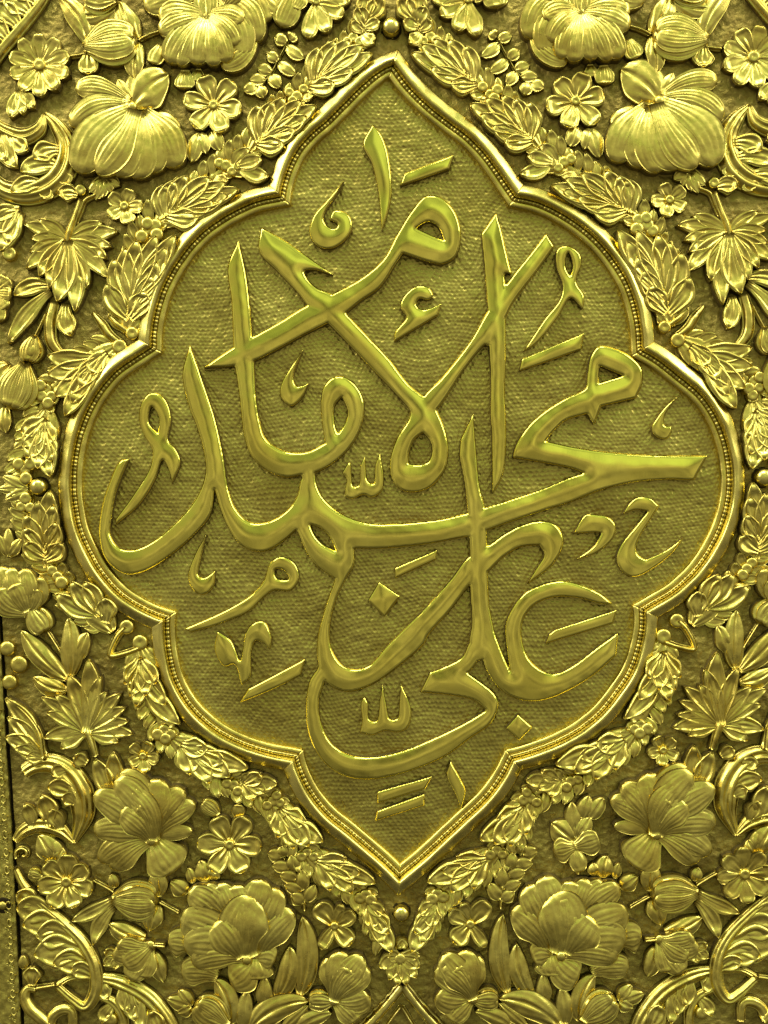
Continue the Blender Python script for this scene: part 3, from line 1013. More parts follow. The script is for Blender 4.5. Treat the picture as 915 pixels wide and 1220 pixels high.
def sprig(label, base, tips, w, k=None, group='acanthus sprigs of the garland', spine=True, kind='lobe', bends=None):
    tips = [(base[0] + (q[0] - base[0]) * 1.03, base[1] + (q[1] - base[1]) * 1.03) for q in tips]
    full = [tips[0]]
    for q0, q1 in zip(tips[:-1], tips[1:]):
        gap = math.hypot(q1[0] - q0[0], q1[1] - q0[1])
        if gap > 30:
            full.append((base[0] + ((q0[0] + q1[0]) / 2 - base[0]) * 1.02, base[1] + ((q0[1] + q1[1]) / 2 - base[1]) * 1.02))
        full.append(q1)
    tips = full
    t = thing('acanthus_sprig', label, 'leaf', base, group)
    m = len(tips)
    ax = np.mean([np.array(q) - np.array(base) for q in tips], axis=0)
    ax = ax / np.linalg.norm(ax)
    dots = [(q[0] - base[0]) * ax[0] + (q[1] - base[1]) * ax[1] for q in tips]
    offs = [abs((q[0] - base[0]) * -ax[1] + (q[1] - base[1]) * ax[0]) for q in tips]
    mid = (base[0] + ax[0] * max(dots) * .78, base[1] + ax[1] * max(dots) * .78)
    leaf(t, 'leaf_body', base, mid, min(26, max(16, 1.1 * max(offs))), 0, 2.0, 3.5, 4.5, kind='leaf')
    for i, tp_ in enumerate(tips):
        wi = w[i] if isinstance(w, (list, tuple)) else w
        s0 = max(0, dots[i]) * .34
        b = (base[0] + ax[0] * s0, base[1] + ax[1] * s0)
        L = math.hypot(tp_[0] - b[0], tp_[1] - b[1])
        q = abs(i - (m - 1) / 2) / max(1, (m - 1) / 2)
        bd = bends[i] if bends else .09 * (1 if i > (m - 1) / 2 else -1) * q
        leaf(t, 'leaf_lobe', b, tp_, min(wi * 1.3, L * .7), bd, 2.0 + 2.4 * (1 - q) + .2 * i, 6.5 + 3.0 * (1 - q) + .4 * (i % 2), kind=kind)
    return t


def spray(label, stem, leaves, lw=8, group='small fern sprays'):
    t = thing('fern_spray', label, 'sprig', stem[0], group)
    ribbon(t, 'stem', stem, [4, 3.4] + [2.6] * (len(stem) - 2), 5, 0)
    for b, tp_ in leaves:
        leaf(t, 'leaflet', b, tp_, lw, .05, 2.5, 5, kind='leaf', nu=9, nv=7)
    return t


def bud(label, b, tt, w, leaves=(), stem=None, group='round ribbed buds', lw=13, petals=(), name='flower_bud'):
    t = thing(name, label, 'flower bud', b, group)
    leaf(t, 'bud_body', b, tt, w, 0, 2.5, 3.5, kind='bud', nu=15, nv=17, stri=.3)
    L = math.hypot(tt[0] - b[0], tt[1] - b[1])
    n_ = (-(tt[1] - b[1]) / L, (tt[0] - b[0]) / L)
    zt = 2.5 + min(.40 * w, 14) * .62
    for k, (o_, bd_, ww_) in enumerate(((-.34, -.14, .42), (.34, .14, .42), (-.16, -.07, .42), (.14, .06, .46))):
        e_ = (tt[0] - (tt[0] - b[0]) * .06 + n_[0] * w * o_ * .45, tt[1] - (tt[1] - b[1]) * .06 + n_[1] * w * o_ * .45)
        leaf(t, 'bud_petal', b, e_, w * ww_, bd_ * 1.3, zt * (.55 if k < 2 else 1) + .5 * k, zt * (.62 if k < 2 else 1.02) + .5 * k, kind='petal', nu=15, nv=13)
    for i, q in enumerate(leaves):
        lb, lt = q[0], q[1]
        leaf(t, 'sepal', lb, lt, q[2] if len(q) > 2 else lw, q[3] if len(q) > 3 else .05, 2 + .3 * i, 5, kind='leaf' if len(q) < 5 else q[4])
    for i, q in enumerate(petals):
        leaf(t, 'petal', q[0], q[1], q[2], q[3] if len(q) > 3 else 0, 6 + .5 * i, 8 + .5 * i, kind='petal')
    if stem:
        ribbon(t, 'stem', stem, 4.6, 5, 1)
    return t


def flower(label, name, at, petals, group=None, sepals=(), extra=None, kind='petal', mirror_side=None):
    """petals: (base, tip, width, bend, z) in picture order from back to front"""
    t = thing(name, label, 'flower', at, group)
    for i, q in enumerate(sepals):
        leaf(t, 'sepal', q[0], q[1], q[2], q[3] if len(q) > 3 else .04, 2 + .3 * i, 4 + .3 * i, kind='leaf')
    for i, q in enumerate(petals):
        z = q[4] if len(q) > 4 else 3 + .8 * i
        dz = min(8, .13 * math.hypot(q[1][0] - q[0][0], q[1][1] - q[0][1]))
        leaf(t, 'petal', q[0], q[1], q[2], q[3] if len(q) > 3 else 0.0, z, z + dz, kind=q[5] if len(q) > 5 else kind, nu=15, nv=15)
    dome(t, 'heart', at, 6.0, 3.5, max([q[4] if len(q) > 4 else 3 for q in petals]) + 1.0)
    return t


for SIDE in ('left', 'right'):
    sd = SIDE
    # ---------- garland of acanthus sprigs round the medallion, counted from the top nail downwards
    garland = [
        # base, tips in order round the fan, width
        ((432, 42), [(421, 28), (437, -2), (456, 3), (446, 54)], 15),
        ((360, 113), [(382, 62), (400, 55), (416, 54), (441, 69), (420, 87), (398, 103)], 14),
        ((298, 182), [(310, 130), (326, 126), (339, 122), (375, 131), (351, 157), (338, 174)], 14),
        ((268, 203), [(297, 181), (312, 193), (320, 212)], 12),
        ((187, 268), [(198, 224), (209, 220), (223, 214), (250, 216), (283, 229), (254, 243), (237, 260)], 15),
        ((151, 398), [(131, 341), (139, 313), (165, 292), (209, 286), (188, 316), (173, 350)], 16),
        ((142, 411), [(62, 424), (62, 446), (82, 494), (100, 462), (113, 447)], 16),
        ((58, 487), [(28, 514), (35, 545), (63, 566), (66, 530)], 16),
        ((57, 676), [(33, 646), (34, 615), (62, 587), (69, 623), (76, 647)], 14),
        ((135, 752), [(72, 708), (89, 694), (104, 694), (124, 713)], 15),
        ((166, 768), [(150, 812), (164, 838), (188, 812), (199, 836), (215, 858)], 14),
        ((204, 878), [(227, 920), (250, 930), (294, 912), (268, 903), (248, 888)], 17),
        ((283, 932), [(302, 951), (330, 931), (312, 920), (298, 918)], 12),
        ((325, 951), [(331, 994), (350, 1007), (384, 998), (365, 976)], 16),
        ((364, 1016), [(393, 1057), (419, 1060), (445, 1047), (428, 1036), (412, 1020)], 15),
        ((434, 1064), [(441, 1102), (454, 1120), (466, 1128), (458, 1084)], 14),
    ]
    for i, (b, tips, w) in enumerate(garland):
        wh = ['rising beside the top nail', 'along the top point, second from the top nail', 'above the cusp of the top point, third from the top nail',
              'short and curled at the upper cusp of the top point', 'over the shoulder of the upper lobe', 'standing outside the side of the upper lobe',
              'spreading outward from the cusp above the wide lobe', 'hanging above the side nail', 'growing up below the side nail',
              'pointing up outside the lower half of the wide lobe', 'hanging outside the side of the lower lobe', 'fanned under the lower lobe',
              'short and curled at the cusp of the bottom point', 'first along the bottom point', 'second along the bottom point', 'drooping beside the bottom nail'][i]
        sprig(f'{sd} side acanthus sprig {wh}', b, tips, w)
    for nm_, path_ in (('upper', [(440, 38), (424, 50), (390, 88), (352, 118), (312, 165), (270, 200), (215, 240), (178, 276), (158, 335), (151, 398)]),
                       ('side', [(142, 411), (92, 440), (57, 470), (42, 520), (32, 560), (36, 605), (55, 660), (90, 710), (135, 752)]),
                       ('lower', [(168, 766), (178, 820), (198, 872), (240, 905), (280, 932), (326, 953), (345, 985), (366, 1016), (405, 1045), (436, 1066), (455, 1100), (470, 1130)])):
        t = thing('garland_stem', f'{nm_} run of the leafy garland stem on the {sd} side', 'stem', path_[-1], 'garland stems')
        ribbon(t, 'stem_band', path_, 13, 4.5, -2.5, .15)
        cc = crom(path_, False, 1.0)
        al = np.concatenate([[0], np.cumsum(np.linalg.norm(np.diff(cc, axis=0), axis=1))])
        for k in range(int(al[-1] / 13)):
            ii = int(np.searchsorted(al, 7 + 13 * k))
            if ii < 2 or ii > len(cc) - 3:
                continue
            dr = cc[ii + 2] - cc[ii - 2]
            dr = dr / np.linalg.norm(dr)
            if nm_ == 'upper' or (nm_ == 'side' and al[ii] > .52 * al[-1]):
                dr = -dr
            for s_ in (-1, 1):
                nr = np.array([-dr[1], dr[0]]) * s_
                inner = (474 - cc[ii][0]) * nr[0] + (570 - cc[ii][1]) * nr[1] > 0
                ln = (17 if inner else 25) * random.uniform(.85, 1.2)
                e_ = cc[ii] + (dr * .62 + nr * .78) * ln
                if abs(e_[0] - 466) < 17 and (abs(e_[1] - 35) < 24 or e_[1] > 1066):
                    continue
                if math.hypot(e_[0] - 48, e_[1] - 580) < 17:
                    continue
                leaf(t, 'side_leaf', tuple(cc[ii]), tuple(e_), 10.5, .12 * s_, -1.5, 2.5 + random.uniform(0, 2), kind='lobe' if k % 3 else 'leaf', nu=10, nv=9)
    knots = [
        ([(421, 47), (429, 52), (414, 52)], 6, 'by the top nail'),
        ([(354, 117), (345, 112), (362, 108), (349, 122)], 6, 'halfway up the top point'),
        ([(270, 199), (262, 196), (277, 206), (284, 200)], 6, 'at the upper cusp'),
        ([(176, 276), (170, 283), (186, 270), (177, 268), (188, 281)], 7, 'on the shoulder of the upper lobe'),
        ([(57, 464), (51, 472), (63, 473), (59, 481), (50, 460)], 6.5, 'above the wide lobe'),
        ([(24, 553), (32, 560), (38, 553), (33, 570)], 6.5, 'just above the side nail'),
        ([(32, 594), (27, 604), (38, 605)], 6.5, 'just below the side nail'),
        ([(64, 680), (70, 687), (75, 694)], 7, 'on the lower half of the wide lobe'),
        ([(197, 869), (204, 874), (189, 874), (198, 879)], 6.5, 'under the lower lobe'),
        ([(279, 934), (271, 932), (284, 941)], 6.5, 'before the cusp of the bottom point'),
        ([(326, 953), (334, 955), (319, 958), (330, 946)], 6, 'after the cusp of the bottom point'),
        ([(366, 1014), (374, 1019), (360, 1019)], 6, 'in the middle of the bottom point'),
        ([(436, 1065), (429, 1068), (442, 1070)], 7, 'near the bottom nail'),
    ]
    for pts, r, wh in knots:
        knot(f'{sd} cluster of small berries in the garland {wh}', pts, r, 'berry clusters of the garland')
    # curled joints at the cusps of the wide lobe
    t = thing('scroll_joint', f'{sd} zigzag scroll joint above the wide lobe', 'scroll', (150, 400), 'zigzag scroll joints')
    ribbon(t, 'band', t5((425, 545), (470, 600), (500, 645), (560, 690)), [5, 12, 12, 9], 8, 1)
    ribbon(t, 'band', t5((500, 560), (540, 600), (600, 640)), [7, 10, 8], 7, 1)
    dome(t, 'curl', one(t5, (605, 640)), 8, 5, 5, 3)
    dome(t, 'curl', one(t5, (548, 700)), 9, 5, 5, 3)
    t = thing('scroll_joint', f'{sd} zigzag scroll joint below the wide lobe', 'scroll', (137, 775), 'zigzag scroll joints')
    ribbon(t, 'band', t8((575, 215), (535, 260), (505, 345), (570, 335), (640, 310)), [9, 9, 8, 8, 9], 8, 1)
    dome(t, 'curl', one(t8, (580, 215)), 9, 5, 5, 3)
    dome(t, 'curl', one(t8, (640, 285)), 9.5, 5, 5, 3)

    # ---------- top: large peony cut by the picture edge
    G = 'large peonies at the top'
    c = one(tp, (450, 110))
    q = lambda p, w, bd, z: (c, one(tp, p), w, bd, z)
    flower(f'large layered peony with fringed petals cut by the top edge on the {sd}', 'peony_flower', c, [
        ((c[0] - 5, c[1] - 28), one(tp, (110, 60)), 30, 0.05, 4), ((c[0] - 5, c[1] - 30), one(tp, (180, -60)), 36, 0, 4.6),
        ((c[0] + 20, c[1] - 40), one(tp, (560, -60)), 36, .05, 5), ((c[0] - 5, c[1] - 30), one(tp, (380, -90)), 34, 0, 4),
        (one(tp, (520, 0)), one(tp, (715, 250)), 26, -.20, 6), (one(tp, (480, 20)), one(tp, (640, 340)), 26, -.16, 7),
        (one(tp, (700, 180)), one(tp, (520, 370)), 22, -.18, 5),
        q((190, 120), 26, .05, 7), q((195, 205), 24, .05, 8), q((250, 370), 26, .08, 8.6), q((310, 385), 22, .06, 9.4), q((400, 380), 24, .03, 10),
        q((490, 390), 22, -.03, 10.6), q((560, 370), 20, -.06, 11), q((610, 280), 22, -.1, 11.6), q((650, 150), 22, -.1, 11),
        (one(tp, (540, 60)), one(tp, (590, -40)), 22, .1, 12),
    ], G)
    bud(f'round inner bud at the heart of the large top {sd} peony', one(tp, (450, 140)), one(tp, (440, -30)), 34, group='peony hearts', lw=9)
    t = thing('hanging_petals', f'open tulip shaped blossom beside the top {sd} peony', 'flower', one(t2, (430, 60)), 'tulip blossoms at the top edge')
    if sd == 'left':
        for i, (b, p, w) in enumerate([((300, -60), (375, 115), 24), ((520, -60), (440, 135), 24), ((330, -30), (430, 70), 15), ((545, -40), (500, 60), 16)]):
            leaf(t, 'petal', one(t2, b), one(t2, p), w, 0, 3 + i, 6 + i, kind='petal')
    else:
        for i, (b, p, w) in enumerate([((490, -60), (470, 60), 24), ((560, -30), (520, 20), 18)]):
            leaf(t, 'petal', one(t2, b), one(t2, p), w, 0, 3 + i, 6 + i, kind='petal')
    # blossom with drooping petals at top
    c = one(t2, (600, 20))
    t = thing('drooping_blossom', f'small {sd} blossom with drooping spoon petals near the top nail', 'flower', c, 'drooping blossoms at the top edge')
    for i, (p, w) in enumerate([((560, 185), 17), ((650, 160), 17), ((722, 85), 17), ((755, 5), 17), ((640, -70), 18), ((540, -40), 18)]):
        leaf(t, 'petal', c, one(t2, p), w * 1.25, 0, 3 + .4 * i, 6 + .4 * i, kind='cup')
    dome(t, 'boss', c, 5, 4, 7, 2)
    # fern spray
    spray(f'{sd} fern spray in the ground above the top point', t2((285, 425), (370, 370), (430, 270), (478, 170)), [
        (one(t2, a), one(t2, b)) for a, b in [((330, 400), (272, 425)), ((370, 370), (298, 372)), ((395, 335), (332, 318)), ((425, 285), (375, 252)), ((465, 200), (408, 180)),
                                              ((345, 395), (362, 452)), ((395, 345), (438, 405)), ((430, 290), (508, 345)), ((465, 215), (545, 275)), ((475, 185), (500, 160))]], 12)
    # ribbed bud at top with leaves
    bud(f'ribbed {sd} bud with four leaves beside the drooping lotus', one(t1, (398, 225)), one(t1, (632, 195)), 50, [
        (one(t1, (408, 210)), one(t1, (268, -10)), 20, .10), (one(t1, (632, 185)), one(t1, (548, 15)), 22, -.06), (one(t1, (632, 200)), one(t1, (618, 368)), 19, .06),
        (one(t1, (405, 255)), one(t1, (410, 352)), 19, .0, 'lobe')], t1((634, 190), (680, 165), (725, 150)))
    bud(f'{sd} bud cut by the top edge above the ribbed bud', one(t1, (540, 15)), one(t1, (385, 5)), 34, [(one(t1, (535, 40)), one(t1, (342, 82)), 18, -.1)])
    # many petalled rosette
    rosette(f'many petalled {sd} rosette near the top corner', one(tz, (300, 490)), 35, 10 if sd == 'left' else 9, .3, 'large rosettes', .2)
    t = thing('leaf_pair', f'pair of small leaves under the top {sd} corner rosette', 'leaf', one(t1, (95, 425)), 'small leaf pairs')
    for p in ((55, 545), (112, 530), (165, 500)):
        leaf(t, 'leaflet', one(t1, (92, 420)), one(t1, p), 14, 0, 2, 5, kind='lobe')
    t = thing('stem', f'short {sd} stem joining the top corner rosette and ribbed bud', 'stem', one(t1, (325, 262)), 'short flower stems')
    ribbon(t, 'shoot', t1((325, 262), (360, 258), (398, 250)), 5, 5, 1)
    # corner scroll leaf
    t = thing('corner_leaf', f'long scroll leaf crossing the top {sd} corner', 'leaf', (0, 68), 'corner scroll leaves')
    ribbon(t, 'rib', t1((-40, 300), (20, 225), (110, 120), (190, 20), (230, -50)), [16, 15, 14, 12, 10], 10, 2, .25)
    for b, p, w in (((40, 190), (-60, 120), 22), ((90, 130), (-20, 40), 24), ((140, 70), (20, 10), 24), ((180, 20), (60, -60), 24)):
        leaf(t, 'leaf_lobe', one(t1, b), one(t1, p), w, .08, 3, 5, kind='lobe')
    # C scroll at the outer edge
    t = thing('scroll_leaf', f'C shaped acanthus scroll at the upper {sd} edge', 'scroll', one(t1, (205, 860)), 'C shaped acanthus scrolls')
    ribbon(t, 'scroll_band', t1((205, 518), (262, 575), (308, 665), (290, 775), (225, 845), (120, 880), (20, 860), (-40, 800)), [6, 18, 27, 33, 33, 29, 22, 14], 11, 1, .5, nv=21)
    ribbon(t, 'scroll_band', t1((205, 520), (180, 590), (110, 625), (30, 600), (-40, 550)), [6, 18, 22, 18, 12], 9, 2, .5, nv=17)
    for b, p, w, k in (((275, 690), (165, 735), 20, 'lobe'), ((270, 760), (105, 790), 20, 'lobe'), ((200, 840), (62, 885), 18, 'lobe'), ((20, 610), (90, 770), 18, 'lobe'), ((0, 620), (40, 740), 16, 'lobe'), ((60, 620), (140, 690), 17, 'lobe'), ((-30, 620), (-10, 720), 17, 'lobe')):
        leaf(t, 'leaf_lobe', one(t1, b), one(t1, p), w, .12, 3, 6, kind=k)
    for b, p in (((300, 690), (345, 760)), ((285, 790), (300, 850)), ((215, 850), (200, 910))):
        leaf(t, 'leaf_lobe', one(t1, b), one(t1, p), 15, -.1, 1, 3.5, kind='lobe')
    # drooping lotus
    c = one(t1, (610, 500))
    f = lambda b, p, w, bd, z: (one(t1, b), one(t1, p), w, bd, z)
    flower(f'drooping lotus bloom with long ribbed petals at the upper {sd}', 'lotus_flower', c, [
        f((590, 470), (352, 420), 22, .10, 5), f((595, 490), (338, 590), 26, .14, 7), f((660, 520), (800, 775), 32, -.10, 5), f((650, 520), (700, 800), 32, -.08, 6),
        f((640, 520), (625, 825), 36, -.05, 7.5), f((620, 510), (385, 805), 40, .13, 10), f((640, 520), (545, 815), 36, -.02, 9), f((625, 515), (455, 805), 30, -.07, 13),
    ], 'drooping lotus blooms', [(one(t1, (605, 490)), one(t1, (772, 345)), 40, -.08), (one(t1, (600, 480)), one(t1, (540, 368)), 13, 0), (one(t1, (700, 540)), one(t1, (820, 600)), 15, -.1)])
    t = thing('tassel', f'fringed tassel and berries under the {sd} drooping lotus', 'ornament', one(t1, (480, 830)), 'tassels under the drooping lotuses')
    for p in ((470, 905), (510, 880), (440, 915), (550, 850), (410, 880)):
        leaf(t, 'leaflet', one(t1, (480, 810)), one(t1, p), 11, 0, 2, 4, kind='leaf', nu=8, nv=7)
    dome(t, 'berry', one(t1, (372, 868)), 7, 5, 4, 3)
    leaf(t, 'leaflet', one(t1, (360, 890)), one(t1, (270, 890)), 18, .1, 2, 4, kind='lobe')
    ribbon(t, 'stem', t1((440, 890), (390, 915), (370, 960), (345, 1020)), 6, 6, 1)
    # six petalled rosette with leaves
    rosette(f'six petalled {sd} rosette beside the top point of the medallion', one(t2, (135, 487)), 33, 6 if sd == 'left' else 6, .2, 'mid size rosettes', .17)
    t = thing('leaf_pair', f'pair of small leaves under the six petalled {sd} rosette', 'leaf', one(t2, (100, 620)), 'small leaf pairs')
    for b, p, w in (((70, 610), (35, 745), 16), ((75, 610), (100, 705), 13), ((130, 600), (165, 692), 15)):
        leaf(t, 'leaflet', one(t2, b), one(t2, p), w, 0, 2, 5, kind='leaf')
    t = thing('leaf_pair', f'short leaves hanging from the top {sd} peony', 'leaf', one(t1, (730, 220)), 'small leaf pairs')
    for b, p, w in (((735, 210), (700, 300), 17), ((845, 325), (842, 415), 19), ((905, 320), (900, 380), 12)):
        leaf(t, 'leaflet', one(t1, b), one(t1, p), w, 0, 2, 4, kind='petal')
    rosette(f'tiny five petalled {sd} rosette between lotus and garland', one(t5, (571, 66)), 20.5, 5, -1.57 + .35, 'tiny rosettes', .26, wk=.95)

    # ---------- hanging palmette
    t = thing('palmette', f'hanging palmette leaf with long stalk at the upper {sd}', 'leaf', one(t5, (370, 40)), 'palmette leaves')
    b0 = one(t5, (315, 225))
    tips = [((118, 148), 14), ((185, 128), 14), ((150, 215), 14), ((145, 275), 14), ((130, 350), 16), ((190, 385), 16), ((235, 440), 16), ((270, 500), 24), ((350, 545), 18), ((402, 440), 16), ((500, 392), 16), ((492, 305), 15), ((512, 250), 14), ((540, 182), 15), ((472, 140), 14)]
    m = len(tips)
    for i, (p, w) in enumerate(tips):
        qd = 1 - abs(i - 7) / 7
        leaf(t, 'leaf_lobe', b0, one(t5, p), w, .05 * (1 if i < 7 else -1), 2 + 5 * qd + .15 * i, 4 + 5 * qd, kind='lobe')
    ribbon(t, 'stalk', t5((372, 35), (345, 120), (322, 190), (305, 290)), [5, 7, 10, 3], 7, 7)
    t = thing('trailing_leaves', f'narrow leaves trailing below the hanging palmette at {sd}', 'leaf', one(t5, (235, 430)), 'trailing leaf bunches')
    for b, p, w, bd in (((235, 425), (75, 472), 17, .12), ((235, 450), (48, 690), 16, .06), ((305, 510), (330, 655), 17, .08)):
        leaf(t, 'leaflet', one(t5, b), one(t5, p), w, bd, 2, 5, kind='lobe')
    ribbon(t, 'strap_leaf', t5((250, 500), (232, 590), (240, 680), (290, 745)), [13, 15, 15, 10], 8, 1, .2)
    ribbon(t, 'stem', t5((215, 545), (190, 600), (160, 660)), 4, 4, 1)
    bud(f'plump teardrop bud below the hanging palmette at {sd}', one(t5, (165, 655)), one(t5, (140, 775)), 25, group='teardrop buds')
    bud(f'heart shaped ribbed bud at the {sd} edge above the side nail', one(te, (250, 420)), one(te, (120, 830)), 42, [(one(te, (60, 800)), one(te, (70, 1040)), 13), (one(te, (100, 420)), one(te, (-40, 740)), 30, .1)], group='heart shaped buds')
    # outer edge leaves
    t = thing('edge_leaf', f'broad leaf and curl at the {sd} edge beside the hanging palmette', 'leaf', one(t5, (90, 80)), 'edge leaves')
    for p, w in (((-20, 190), 22), ((15, 270), 22), ((50, 240), 18), ((-30, 120), 18)):
        leaf(t, 'leaf_lobe', one(t5, (95, 85)), one(t5, p), w, .05, 2, 5, kind='lobe')
    dome(t, 'curl', one(t5, (48, 280)), 9, 6, 3, 4)
    t = thing('edge_blossom', f'half blossom at the {sd} edge beside the trailing leaves', 'flower', one(t5, (-15, 450)), 'edge blossoms')
    for p, w in (((35, 385), 16), ((58, 400), 16), ((62, 465), 17), ((40, 530), 16), ((10, 590), 16)):
        leaf(t, 'petal', one(t5, (-20, 455)), one(t5, p), w, 0, 2, 6, kind='petal')
    t = thing('edge_leaf', f'three pointed leaf beside the {sd} nail', 'leaf', one(tn, (270, 320)), 'edge leaves')
    for p, w in (((40, 210), 13), ((0, 325), 13), ((60, 420), 13)):
        leaf(t, 'leaf_lobe', one(tn, (265, 325)), one(tn, p), w, 0, 2, 5, kind='leaf')
    t = thing('edge_leaf', f'small tulip leaf at the {sd} edge below the nail', 'leaf', one(tn, (90, 930)), 'edge leaves')
    for p, w in (((5, 745), 10), ((90, 680), 12), ((205, 775), 11)):
        leaf(t, 'leaf_lobe', one(tn, (90, 935)), one(tn, p), w, 0, 2, 5, kind='leaf')
    c = one(t8, (138, 145))
    f = lambda p, w, bd, z: (c, one(t8, p), w, bd, z)
    flower(f'half closed lotus at the {sd} edge below the nail', 'lotus_flower', c, [f((20, -60), 20, -.1, 4), f((190, -10), 18, .12, 4), f((60, -55), 20, -.05, 6), f((120, -50), 20, .05, 7), f((5, 40), 26, -.14, 8), f((165, 40), 17, .1, 9), f((80, 20), 22, 0, 10)], 'half closed lotuses')
    bud(f'small round bud under the half closed lotus at {sd}', one(t8, (150, 130)), one(t8, (218, 238)), 30, stem=t8((220, 235), (255, 290), (290, 345)), group='small round buds')

    # ---------- standing palmette
    t = thing('palmette', f'standing palmette leaf with long stalk at the lower {sd}', 'leaf', one(t8, (440, 795)), 'palmette leaves')
    b0 = one(t8, (400, 690))
    tips = [((285, 765), 15), ((210, 715), 16), ((222, 600), 15), ((198, 530), 15), ((265, 520), 15), ((320, 430), 17), ((410, 358), 18), ((468, 435), 16), ((492, 505), 15), ((556, 515), 15), ((578, 578), 14), ((590, 640), 14), ((610, 698), 15), ((545, 735), 15)]
    m = len(tips)
    for i, (p, w) in enumerate(tips):
        qd = 1 - abs(i - 6.5) / 6.5
        leaf(t, 'leaf_lobe', b0, one(t8, p), w, .05 * (-1 if i < 7 else 1) * -1, 2 + 4.5 * qd + .15 * i, 4 + 5 * qd, kind='lobe')
    ribbon(t, 'stalk', t8((442, 800), (425, 745), (405, 690), (400, 640)), [6, 9, 11, 3], 7, 6)
    t = thing('trailing_leaves', f'narrow leaves rising above the standing palmette at {sd}', 'leaf', one(t8, (310, 440)), 'trailing leaf bunches')
    for b, p, w, bd in (((310, 450), (105, 230), 19, -.05), ((325, 440), (318, 172), 19, .04), ((355, 370), (405, 240), 17, -.05), ((310, 500), (160, 440), 17, -.1)):
        leaf(t, 'leaflet', one(t8, b), one(t8, p), w, bd, 2, 5, kind='leaf')
    t = thing('edge_blossom', f'cluster of three round petals at the {sd} edge beside the palmette', 'flower', one(t8, (40, 380)), 'edge blossoms')
    for p, r in (((40, 312), 9.5), ((92, 385), 11), ((50, 465), 9.5)):
        dome(t, 'petal', one(t8, p), r, 6, 3, 2)
    t = thing('edge_leaf', f'serrated acanthus leaf at the lower {sd} edge', 'leaf', one(t8, (205, 800)), 'edge leaves')
    for p, w, bd in (((35, 535), 18, .06), ((45, 620), 16, .06), ((35, 710), 18, .06), ((80, 760), 16, .04), ((130, 800), 14, .0)):
        leaf(t, 'leaf_lobe', one(t8, (205, 805)), one(t8, p), w, bd, 3, 6, kind='lobe')
    ribbon(t, 'rib', t8((205, 805), (185, 690), (130, 610), (45, 535)), [7, 7, 6, 3], 7, 6)
    # lower C scroll
    t = thing('scroll_leaf', f'C shaped acanthus scroll at the lower {sd} edge', 'scroll', one(t9, (340, 615)), 'C shaped acanthus scrolls')
    ribbon(t, 'scroll_band', t9((112, 300), (160, 272), (235, 262), (310, 305), (365, 390), (380, 490), (338, 622)), [17, 19, 24, 30, 34, 28, 6], 11, 1, .5, nv=21)
    ribbon(t, 'scroll_band', t9((338, 620), (270, 560), (180, 540), (110, 570), (72, 612)), [6, 20, 22, 16, 9], 9, 1, .5, nv=17)
    for b, p, w in (((345, 400), (225, 365), 19), ((350, 440), (290, 410), 15), ((310, 290), (245, 310), 15), ((230, 545), (195, 400), 20), ((150, 550), (122, 440), 14), ((280, 560), (235, 465), 15)):
        leaf(t, 'leaf_lobe', one(t9, b), one(t9, p), w, .08, 3, 6, kind='lobe')
    t = thing('curl', f'small spiral curl at the lower {sd} edge', 'scroll', one(t9, (110, 700)), 'small spiral curls')
    sp = [(110 + (36 - 5.0 * a) * math.cos(a * 1.0 + 2.6), 672 + (36 - 5.0 * a) * math.sin(a * 1.0 + 2.6)) for a in np.linspace(0, 6.0, 14)]
    ribbon(t, 'spiral', t9(*sp), [6] * 10 + [5] * 4, 6, 1)
    bud(f'small pointed bud beside the lower {sd} spiral curl', one(t9, (200, 770)), one(t9, (135, 755)), 15, group='small round buds')
    t = thing('leaf_pair', f'broad pointed leaf above the lower {sd} corner rosette', 'leaf', one(t9, (250, 705)), 'small leaf pairs')
    for p, w in (((182, 585), 22), ((235, 600), 18), ((292, 640), 16)):
        leaf(t, 'leaflet', one(t9, (248, 705)), one(t9, p), w, .05, 2, 5, kind='leaf')
    rosette(('seven' if sd == 'left' else 'eight') + f' petalled rosette in the lower {sd} corner', one(t9, (309, 795)), 31, 7 if sd == 'left' else 8, -1.5, 'large rosettes', .2)
    rosette(f'tiny five petalled {sd} rosette above the standing lotus', one(t9, (655, 226)), 18, 5, -1.1, 'tiny rosettes', .26, wk=.95)
    leafy = thing('leaf_pair', f'pair of short sheath leaves above the {sd} standing lotus', 'leaf', one(t9, (520, 400)), 'small leaf pairs')
    for b, p, w in (((520, 420), (440, 238), 18), ((530, 400), (520, 205), 17), ((400, 260), (345, 225), 15), ((560, 330), (640, 320), 14)):
        leaf(leafy, 'leaflet', one(t9, b), one(t9, p), w, 0, 3, 6, kind='lobe')
    # standing lotus
    c = one(t9, (698, 602))
    f = lambda p, w, bd, z, b=None: (c if b is None else one(t9, b), one(t9, p), w, bd, z)
    flower(f'large open lotus with overlapping ribbed petals at the lower {sd}', 'lotus_flower', c, [
        f((800, 745), 40, .0, 4), f((520, 735), 26, .10, 5), f((465, 700), 24, .12, 5.5), f((880, 560), 14, -.05, 4), f((895, 440), 22, -.12, 6), f((845, 375), 26, -.10, 7.5),
        f((735, 325), 34, -.04, 9), f((560, 295), 30, .14, 8), f((438, 560), 28, .12, 7), f((438, 395), 30, .10, 9), f((535, 330), 32, .14, 11), f((600, 380), 26, .16, 13), f((560, 470), 26, .10, 14.5), f((640, 440), 20, .14, 16),
    ], 'large open lotuses')
